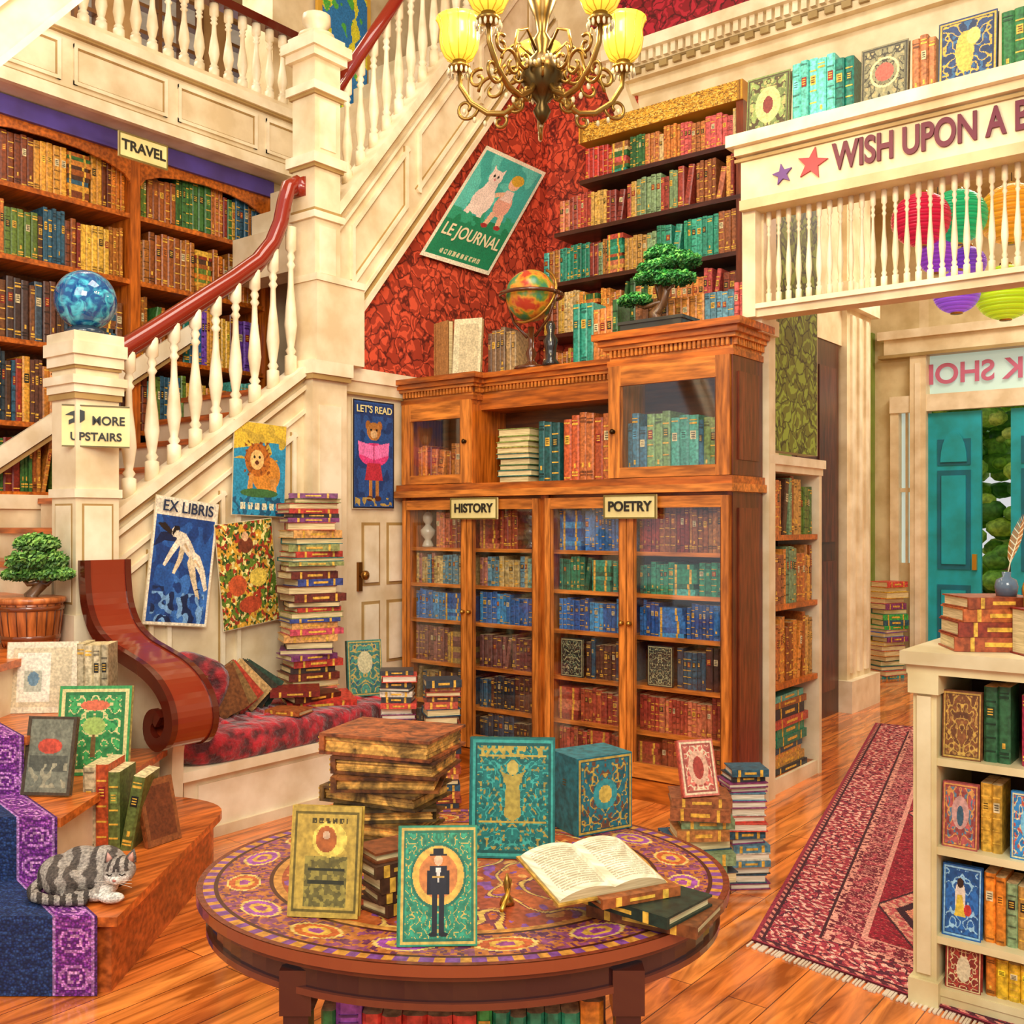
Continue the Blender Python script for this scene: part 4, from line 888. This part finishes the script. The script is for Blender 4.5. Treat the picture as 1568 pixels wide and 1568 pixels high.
g=G(); cover(g,C(-.36,1.93,Z,-6)@RX(-10),.135,.205,.022,h('#b8963a'),shapes(h('#bc9c40'),[('r',.06,.05,.94,.07,h('#6a5a1c')),('r',.06,.93,.94,.95,h('#6a5a1c')),('r',.04,.05,.07,.95,h('#6a5a1c')),('r',.93,.05,.96,.95,h('#6a5a1c')),('r',.2,.1,.82,.55,h('#6a602c')),('n',.2,.1,.82,.55,h('#98883c'),14,.05),('e',.55,.7,.25,.16,h('#e4c858')),('e',.5,.7,.15,.12,h('#b06028')),('e',.5,.74,.05,.04,h('#e0b890')),('r',.25,.3,.78,.33,h('#2f2f18')),('r',.25,.42,.78,.44,h('#2f2f18')),('t',.28,.84,.8,.89,h('#4a3f14'),30)],.2)); g.build('yellow_book')
g=G(); cover(g,C(-.132,1.80,Z,2)@RX(-14),.14,.205,.02,h('#2a7a58'),orn(h('#2f8a66'),h('#ccac50'),h('#247a56'),14,.05,[('e',.5,.58,.36,.275,h('#1f6a50')),('e',.5,.58,.33,.25,h('#e0b04a')),('e',.5,.58,.25,.19,h('#cc7c3a')),('p',[(.42,.1),(.49,.1),(.495,.46),(.42,.46)],h('#15151c')),('p',[(.51,.1),(.58,.1),(.58,.46),(.505,.46)],h('#15151c')),('p',[(.36,.42),(.64,.42),(.61,.66),(.39,.66)],h('#1a1a24')),('e',.44,.095,.06,.018,h('#0c0c10')),('e',.57,.095,.06,.018,h('#0c0c10')),('r',.36,.42,.4,.62,h('#12121a')),('r',.6,.42,.64,.62,h('#12121a')),('e',.5,.71,.055,.045,h('#e8b88c')),('r',.39,.745,.61,.76,h('#101014')),('r',.43,.755,.57,.81,h('#101014')),('p',[(.46,.65),(.54,.65),(.5,.5)],h('#e0d8c8')),('r',.42,.56,.58,.575,h('#b8903c'))],b=.05),90,130); g.build('green_book')
g=G(); cover(g,C(.0,2.27,Z,-4)@RX(-7),.19,.265,.03,h('#165e56'),orn(h('#166a62'),h('#3aa090'),h('#a8903c'),14,.07,[('p',[(.5,.3),(.6,.35),(.58,.6),(.64,.72),(.5,.68),(.36,.72),(.42,.6),(.4,.35)],h('#b09840')),('e',.5,.75,.07,.06,h('#c0a850')),('r',.1,.29,.9,.305,h('#b89c40')),('r',.1,.84,.9,.855,h('#b89c40')),('n',.12,.86,.88,.94,h('#b89c40'),20,.05)],b=.05),90,120); g.build('teal_book')
g=G(C(.20,2.52,Z,30))
g.box(-.085,.075,-.06,.06,0,.185,h('#1f6f76'),'book')
row(g,T(-.089,.058,.004)@RZ(-90),.115,.17,.178,[h('#c8a830'),h('#2fa0a8'),h('#b8a040')],.06,.035,.04,0,0)
g.paint(.16,.185,60,70,orn(h('#1a6068'),h('#b8963a'),h('#6a422c'),10,.09,[('e',.5,.5,.22,.2,h('#2f8a8a')),('e',.5,.5,.12,.12,h('#c8a848'))]),'art',T(-.085,-.062,0))
g.build('boxed_book_set')
g=G(C(-.28,2.4,Z,-12)); AB=h('#94522a')
def thick(M,w,d,t,col):
    g.box(-w/2,w/2,-d/2,d/2,0,.006,col,'worn',M); g.box(-w/2,w/2,-d/2,d/2,t-.006,t,col,'worn',M)
    g.box(-w/2-.006,-w/2+.006,-d/2,d/2,0,t,col,'worn',M)
    n=7
    for i in range(n): g.box(-w/2+.006,w/2-.008-R.uniform(0,.005),-d/2+.006+R.uniform(0,.005),d/2-.01,.006+(t-.012)*i/n,.006+(t-.012)*(i+1)/n,mul(h('#d8aa58'),R.uniform(.7,1.15)),'worn',M)
    for k in (.2,.5,.8): g.box(-w/2-.009,-w/2,-d/2+.001,d/2-.001,t*k-.002,t*k+.002,GOLD,'book',M)
zc=0
for dx,dy,rt,w,d,t,c in ((-.035,-.03,14,.24,.18,.032,'#54451c'),(-.03,-.01,-8,.25,.19,.036,'#745422'),(-.01,-.02,17,.23,.17,.030,'#4a3c1a'),(-.015,0,-12,.25,.18,.036,'#6a5024'),(0,-.01,9,.24,.18,.034,'#7a4a20'),(.012,0,-3,.25,.19,.040,'#663c1c'),(0,.01,-8,.275,.21,.048,'#94522a')):
    thick(T(dx,dy,zc)@RZ(rt),w,d,t,h(c)); zc+=t+.001
g.build('antique_book_stack')
g=G(C(-.235,1.99,Z,40)); stack(g,Matrix(),.12,.12,.09,[h('#7a3e1c'),h('#8a5a2c'),h('#4a2e1c')],10,.02,.03,.008,.5); g.build('small_book_stack')
g=G(C(.22,1.93,Z,20)); flatbook(g,T(.06,0,0)@RZ(-50),.22,.15,.022,h('#7a441f')); flatbook(g,T(.03,.01,.0225)@RZ(-62),.23,.15,.022,h('#1a3024')); flatbook(g,T(.0,.02,.045)@RZ(5),.17,.13,.018,h('#9a5426')); g.build('book_pile')
g=G(C(.155,1.96,Z+.08,26)@RX(12))
pw,ph=.115,.165; n=12
for sx in (-1,1):
    g.box(min(0,sx*(pw+.006)),max(0,sx*(pw+.006)),-ph/2-.006,ph/2+.006,-.004,0,h('#c09238'),'book')
    def zf(u): return .003+.018*math.sin(math.pi*min(1,.12+u*.88))**.7
    def pg(u,v):
        if .12<u<.9 and .08<v<.92 and int(v*44)%2==0 and noise.noise((u*40,v*44,7))>-.3: return h('#c0b08e')
        return h('#f0e3c0')
    g.paint(1,1,50,88,pg,'paper',None,lambda u,v:(sx*u*pw,-ph/2+v*ph,zf(u)))
    for e in (-1,1):
        vs=[(sx*i/n*pw,e*ph/2,zf(i/n)) for i in range(n+1)]+[(sx*i/n*pw,e*ph/2,0) for i in range(n+1)]
        g.add(vs,[(i,i+1,i+n+2,i+n+1) for i in range(n)],h('#d0bf90'),'paper')
    g.box(min(sx*pw-.001,sx*pw+.001),max(sx*pw-.001,sx*pw+.001),-ph/2,ph/2,0,zf(1),h('#d0bf90'),'paper')
g.build('open_book')
g=G(C(-.02,1.98,Z)); g.tube([(0,-.04,.01),(.01,.0,.02),(.015,.04,.04)],.005,GOLD,'gold',6); g.lathe([(.015,0),(.012,.01),(.004,.02),(.008,.04),(.002,.06)],T(.01,.02,0),h('#b88a3c'),'gold',12); g.build('brass_ornament')
# ================================================================ floor stacks
WS=[h(x) for x in ['#d8ccb4','#d04a3a','#2f5a6a','#d0b890','#3a3a3a','#8a3a6a','#c8c0b0','#5a8a9a']]; WP=h('#f0e6cc')
g=G(C(.963,4.2,0,5)); stack(g,RZ(180),.50,.17,.14,WS,8,.02,.036,.012,.5,WP); g.build('floor_book_stack')
g=G(C(.75,4.05,0,0)); stack(g,Matrix(),.42,.24,.19,P_TAN+P_DARK,18,.03,.05,.02,.5); g.build('floor_book_stack')
g=G(); cover(g,C(.745,3.98,.425,15)@RX(-18),.15,.22,.02,h('#c0503e'),orn(h('#d0705e'),h('#e8d0a8'),h('#b0483c'),8,.1,[('e',.5,.5,.28,.3,h('#e0b090')),('e',.5,.5,.15,.2,h('#a83f30'))],b=.09)); g.build('pink_book')
g=G(C(-.605,5.4,0,0)); stack(g,RZ(180),.72,.19,.15,WS,10,.02,.038,.012,.5,WP); g.build('floor_book_stack')
g=G(C(-.37,5.35,0,10)); stack(g,Matrix(),.68,.19,.15,P_DARK+P_RED,6,.02,.04,.01,.2); g.build('floor_book_stack')
g=G(T(-3.2,10.0,0)); stack(g,RZ(60),.93,.3,.22,WS+P_BRIGHT,10,.03,.06,.02,.4); g.build('floor_book_stack')
# ================================================================ rug
def rugc(u,v):
    e=min(u,1-u)*.95; ev=min(v,1-v)*4.3; m=min(e,ev)
    n=noise.noise((u*24,v*105,3)); n2=noise.noise((u*50,v*215,8))
    if m<.012: return h('#92283a')
    if m<.03: return h('#d0806e') if (int((u*40)+(v*180))%2) else h('#5a1828')
    if m<.205:
        if m<.038 or m>.197: return h('#3f0f1c')
        if abs(n)<.07: return h('#54162a')
        if n2>.16: return h('#ecb4a0')
        if n2>.0: return h('#d06a60')
        return h('#9a2c3c')
    if m<.23: return h('#e09a86') if n2>-.1 else h('#6a1828')
    if m<.32:
        if abs(n2)<.1: return h('#d89080')
        return h('#72162a') if n<.1 else h('#a83c48')
    if m<.335: return h('#d89684')
    a=abs(u-.5); b=((v*3.2)%1)-.5
    q=a*1.4+abs(b)*.9
    if q<.07: return h('#d88a6a')
    if q<.12: return h('#3a1020')
    if q<.2: return h('#c05454') if n2>0 else h('#d89c80')
    if q<.215: return h('#3a1020')
    if abs(n2)<.035: return h('#c05450')
    return h('#960e28') if n2<.2 else h('#740a20')
a=(-1.56,3.38);b=(-.45,3.2);c=(-1.35,7.75);d=(-2.52,7.6)
g=G(); g.paint(1,1,200,760,rugc,'rug',None,lambda u,v:((a[0]*(1-u)+b[0]*u)*(1-v)+(d[0]*(1-u)+c[0]*u)*v,(a[1]*(1-u)+b[1]*u)*(1-v)+(d[1]*(1-u)+c[1]*u)*v,.012))
g.slab([a,b,c,d],.001,.010,h('#5a1420'))
for i in range(110):
    u=i/109; x=a[0]*(1-u)+b[0]*u; y=a[1]*(1-u)+b[1]*u; w=R.uniform(-.006,.006); g.box(x-.0035+w,x+.0035+w,y-.04-R.uniform(0,.012),y+.005,.001,.006,h('#e0d0b8'))
g.build('persian_rug')
# ================================================================ counter
g=G(); CW=h('#e2d5a2'); cx0,cx1,cy0,cy1=-.97,.4,3.28,3.72
g.box(cx0,cx1,cy0+.01,cy1,0,.06,CW); g.box(cx0-.03,cx1,cy0-.04,cy1+.03,1.06,1.10,h('#ddd0a6')); g.box(cx0-.015,cx1,cy0-.02,cy1,1.03,1.06,CW)
g.box(cx0,cx0+.07,cy0,cy1,0,1.04,CW); g.box(cx0+.015,cx0+.055,cy0-.012,cy0,.1,.96,h('#e8dcb0')); g.box(cx0-.01,cx0+.08,cy0-.02,cy1,0,.08,CW); g.box(cx0-.01,cx0+.08,cy0-.02,cy1,.97,1.03,CW)
g.box(cx0,cx1,cy1-.02,cy1,0,1.04,h('#5a3a20'))
for z in [.06,.22,.495,.77]: g.box(cx0+.05,cx1,cy0+.005,cy1,z-.022,z,CW)
g.box(-.1,-.04,cy0,cy1,0,1.04,CW); g.build('counter_bookcase')
g=G(T(0,3.3,0))
def cv(x,z,w,hh,bg,fg,mid,L=()): cover(g,T(x,.01,z)@RX(-4),w,hh,.025,bg,orn(bg,fg,mid,8,.09,L))
cv(-.835,.77,.11,.21,h('#7a4a24'),h('#c8a048'),h('#a87a3a')); row(g,T(-.775,.02,.77),.1,.2,.24,[h('#2f5f3a'),h('#b8a838'),h('#3a7a4a')],.12,.03,.04,0,0); row(g,T(-.67,.02,.77),.55,.2,.24,P_BRIGHT,.12,.025,.04,0,0)
cv(-.84,.495,.1,.2,h('#a8504a'),h('#d89850'),h('#5a7a8a'),[('e',.5,.55,.25,.25,h('#c8988c')),('e',.5,.5,.1,.16,h('#3a5a6a'))]); row(g,T(-.785,.02,.495),.08,.19,.22,[h('#c84a3a'),h('#d0a038'),h('#c87030')],.12,.02,.03,0,0); cv(-.645,.495,.1,.2,h('#3080b8'),h('#d8d0a0'),h('#c85a40'),[('e',.5,.55,.25,.25,h('#7ac0d8'))]); row(g,T(-.59,.02,.495),.45,.18,.23,P_BRIGHT,.12,.025,.04,0,0)
cv(-.835,.22,.11,.22,h('#2560a0'),h('#98c8e0'),h('#1f4f8a'),[('e',.45,.55,.14,.25,h('#e8d8c0')),('e',.45,.76,.09,.07,h('#3a2418')),('p',[(.3,.3),(.6,.3),(.5,.6),(.38,.6)],h('#e0c040')),('e',.65,.4,.1,.08,h('#c83a30'))]); row(g,T(-.775,.02,.22),.6,.18,.22,P_BRIGHT+P_TAN,.12,.025,.04,0,0)
cv(-.83,.06,.1,.13,h('#983428'),h('#e0c890'),h('#7a2a24'),[('e',.5,.5,.2,.3,h('#d8c8a0'))]); row(g,T(-.77,.02,.06),.6,.11,.13,P_BRIGHT,.12,.025,.04,0,0)
g.build('counter_books')
g=G(T(-.79,3.46,1.101)@RZ(30)); zc=0
for k,(w,t,c) in enumerate(((.26,.045,'#a44e28'),(.25,.045,'#8a341f'),(.235,.04,'#b8602c'),(.22,.035,'#984824'))): flatbook(g,T(0,0,zc)@RZ(k*3),w,.18,t,h(c)); zc+=t+.001
g.build('leather_book_stack')
g=G(T(-.635,3.38,1.101)@RZ(38)); flatbook(g,Matrix(),.11,.12,.14,h('#8a1f18')); g.box(-.03,.03,-.07,-.063,.03,.1,GOLD,'gold'); g.build('red_leather_book')
g=G(T(-.74,3.46,1.27)); g.lathe([(.03,0),(.035,.03),(.03,.05),(.012,.06),(.014,.075)],Matrix(),h('#5a6a78'),'shiny',16); g.tube([(0,0,.05),(.01,.02,.12),(.03,.05,.2)],.002,h('#e8dcb8'),'paint',5)
for i in range(24):
    t=i/23; p=Vector((.008+.028*t,.015+.05*t,.1+.14*t)); w=.018*math.sin(math.pi*min(1,.15+t*.85))
    for s_ in (-1,1): g.add([tuple(p),tuple(p+Vector((s_*w,-s_*w*.3,.018))),tuple(p+Vector((s_*w,-s_*w*.3,.024))),tuple(p+Vector((0,0,.006)))],[(0,1,2,3)],h('#b87a3a') if i%3 else h('#e8d8b0'),'paint')
g.build('quill_and_inkwell')
g=G(T(-.635,3.38,1.242)@RZ(38)); g.box(-.03,.03,-.02,.02,0,.012,h('#5a3418'),'shiny'); g.lathe([(.04,0),(.046,.005),(.046,.02),(.036,.022)],T(0,.012,.055)@RX(90),GOLD,'gold',26); g.lathe([(.034,0),(.001,.002)],T(0,-.008,.055)@RX(90),h('#f0e8c8'),'paint',24)
g.box(-.001,.001,-.013,-.011,.055,.08,h('#20180c')); g.box(0,.018,-.013,-.011,.054,.056,h('#20180c')); g.build('brass_clock')
g=G(C(-.60,2.05,0)); g.lathe([(.05,0),(.07,.12),(.075,.2),(.06,.2)],Matrix(),h('#6a4a2c'),'paint',16)
for i in range(34):
    a=R.uniform(0,6.28); L_=R.uniform(.1,.17); pts=[Vector((math.cos(a)*L_*t,math.sin(a)*L_*t,.2+.17*math.sin(t*2.3))) for t in (0,.25,.5,.75,1)]
    for k in range(4):
        p,q=pts[k],pts[k+1]; s_=Vector((-math.sin(a),math.cos(a),0)); w=[.004,.016,.02,.014,.001]
        g.add([tuple(p-s_*w[k]),tuple(p+s_*w[k]),tuple(q+s_*w[k+1]),tuple(q-s_*w[k+1])],[(0,1,2,3)],h('#6a8a3c') if i%3 else h('#d8b858'),'leaf')
g.build('potted_fern')
# ================================================================ CHANDELIER
g=G(C(.115,3.9,0)); BR=h('#9a7638'); BD=h('#54401e')
g.lathe([(.002,3.03),(.02,3.05),(.035,3.08),(.02,3.11),(.05,3.14),(.085,3.2),(.07,3.26),(.03,3.3),(.045,3.34),(.02,3.38),(.03,3.44),(.055,3.5),(.03,3.58),(.015,3.66),(.02,3.8),(.012,6.1)],Matrix(),BD,'gold',20)
for k in range(5):
    a=math.radians(90+72*k); dx,dy=math.cos(a),math.sin(a)
    def pt(r,z): return (dx*r,dy*r,z)
    g.tube([pt(.03,3.2),pt(.08,3.13),pt(.15,3.09),pt(.22,3.1),pt(.29,3.15),pt(.335,3.22),pt(.34,3.29)],[.012,.012,.013,.012,.011,.01,.01],BR,'gold',8)
    for (cr,cz_,rr0,n_,ph_,sg) in ((.2,3.19,.06,24,0,1),(.31,3.13,.05,22,math.pi,1),(.12,3.24,.05,22,1,-1),(.26,3.24,.04,20,2,-1),(.1,3.12,.035,18,0,-1),(.17,3.06,.035,18,1,1)):
        sp=[]
        for i in range(n_):
            t=ph_+sg*i/(n_-1)*7.2; q_=rr0*(1-i/(n_+4)); sp.append(pt(cr+q_*math.cos(t),cz_+q_*math.sin(t)))
        g.tube(sp,.007,BR,'gold',6)
    g.tube([pt(.04,3.3),pt(.1,3.36),pt(.16,3.33),pt(.18,3.26),pt(.14,3.22)],.006,BR,'gold',6)
    for j in range(6):
        t=j/5; g.sup((dx*(.1+.22*t),dy*(.1+.22*t),3.06+.06*(2*t-1)**2),(.008,.008,.013),1,h('#d8cca0'),'shiny',None,6,4)
    a2=a+math.radians(36); ex,ey=math.cos(a2),math.sin(a2)
    sp=[]
    for i in range(22):
        t=i/21*6.6; q_=.045*(1-i/26); sp.append((ex*(.1+q_*math.cos(t)),ey*(.1+q_*math.cos(t)),3.2+q_*math.sin(t)))
    g.tube(sp,.006,BR,'gold',6)
    M=T(dx*.34,dy*.34,3.28)
    g.lathe([(.012,0),(.04,.01),(.045,.02),(.025,.03),(.03,.045)],M,BR,'gold',14)
    SHD=h('#e8cc42')
    pr=[(.03,.04),(.055,.055),(.072,.09),(.078,.13),(.075,.165),(.082,.19),(.092,.205)]
    g.lathe(pr,M,SHD,'shade',24)
    for j in range(12):
        b_=2*math.pi*j/12; g.tube([(dx*.34+math.cos(b_)*r_*1.01,dy*.34+math.sin(b_)*r_*1.01,3.28+z_) for r_,z_ in pr],.0022,h('#b88a20'),'shade',4)
    for j in range(14):
        b_=2*math.pi*j/14; c_,s_=math.cos(b_),math.sin(b_)
        g.sup((dx*.34+c_*.045,dy*.34+s_*.045,3.275),(.006,.006,.014),1,h('#d8cfa8'),'shiny',None,6,4)
for j in range(40):
    a=2*math.pi*j/40; g.sup((.1*math.cos(a),.1*math.sin(a),3.24+.012*math.cos(5*a)),(.007,.007,.01),1,h('#d0c498'),'shiny',None,6,4)
g.build('chandelier')
for k in range(5):
    a=math.radians(90+72*k); M=C(.115+.34*math.cos(a),3.9+.34*math.sin(a),3.6)
    l=bpy.data.lights.new('chandelier_bulb','POINT'); l.energy=18; l.color=(1,.78,.42); l.shadow_soft_size=.06
    o=bpy.data.objects.new('chandelier_bulb',l); o.location=M.translation; bpy.context.scene.collection.objects.link(o)
# ================================================================ LIGHTS / WORLD / CAMERA
def area(nm,loc,tgt,size,e,col=(1,.93,.80)):
    l=bpy.data.lights.new(nm,'AREA'); l.energy=e; l.size=size; l.color=col
    o=bpy.data.objects.new(nm,l); o.location=loc; o.rotation_euler=(Vector(tgt)-Vector(loc)).to_track_quat('-Z','Y').to_euler(); bpy.context.scene.collection.objects.link(o)
area('key_light',(1.5,-1.5,4.6),(-3,4,1.2),2.5,290)
area('overhead_fill',(-2.2,3.2,5.9),(-2.4,3.4,0),2.0,105)  # soft fill added overhead out of view, not a fixture of the room
area('hall_fill',(-1.2,8.2,4.5),(-1.2,8.2,0),1.6,105)  # added under the hall ceiling to brighten the hall, no fixture there
area('gallery_fill',(-6.6,3.5,6.0),(-6.4,3.6,4),1.2,40)  # unseen area light added to fill the balcony area
area('stair_fill',(-3.2,.6,3.6),(-5.4,3.4,2.2),1.5,40)  # extra fill aimed at the stairs, added without a real source
w=bpy.data.worlds.new('World'); bpy.context.scene.world=w; w.use_nodes=True
w.node_tree.nodes['Background'].inputs[0].default_value=(.95,.95,.96,1); w.node_tree.nodes['Background'].inputs[1].default_value=.72
cam=bpy.data.cameras.new('camera'); co=bpy.data.objects.new('camera',cam); bpy.context.scene.collection.objects.link(co)
co.location=(0,0,1.5); co.rotation_euler=(math.radians(90),0,math.radians(YAW)); cam.lens=36*1553/1568; cam.sensor_width=36; cam.shift_y=.0102; cam.clip_start=.05
bpy.context.scene.camera=co
bpy.context.scene.view_settings.view_transform='Standard'
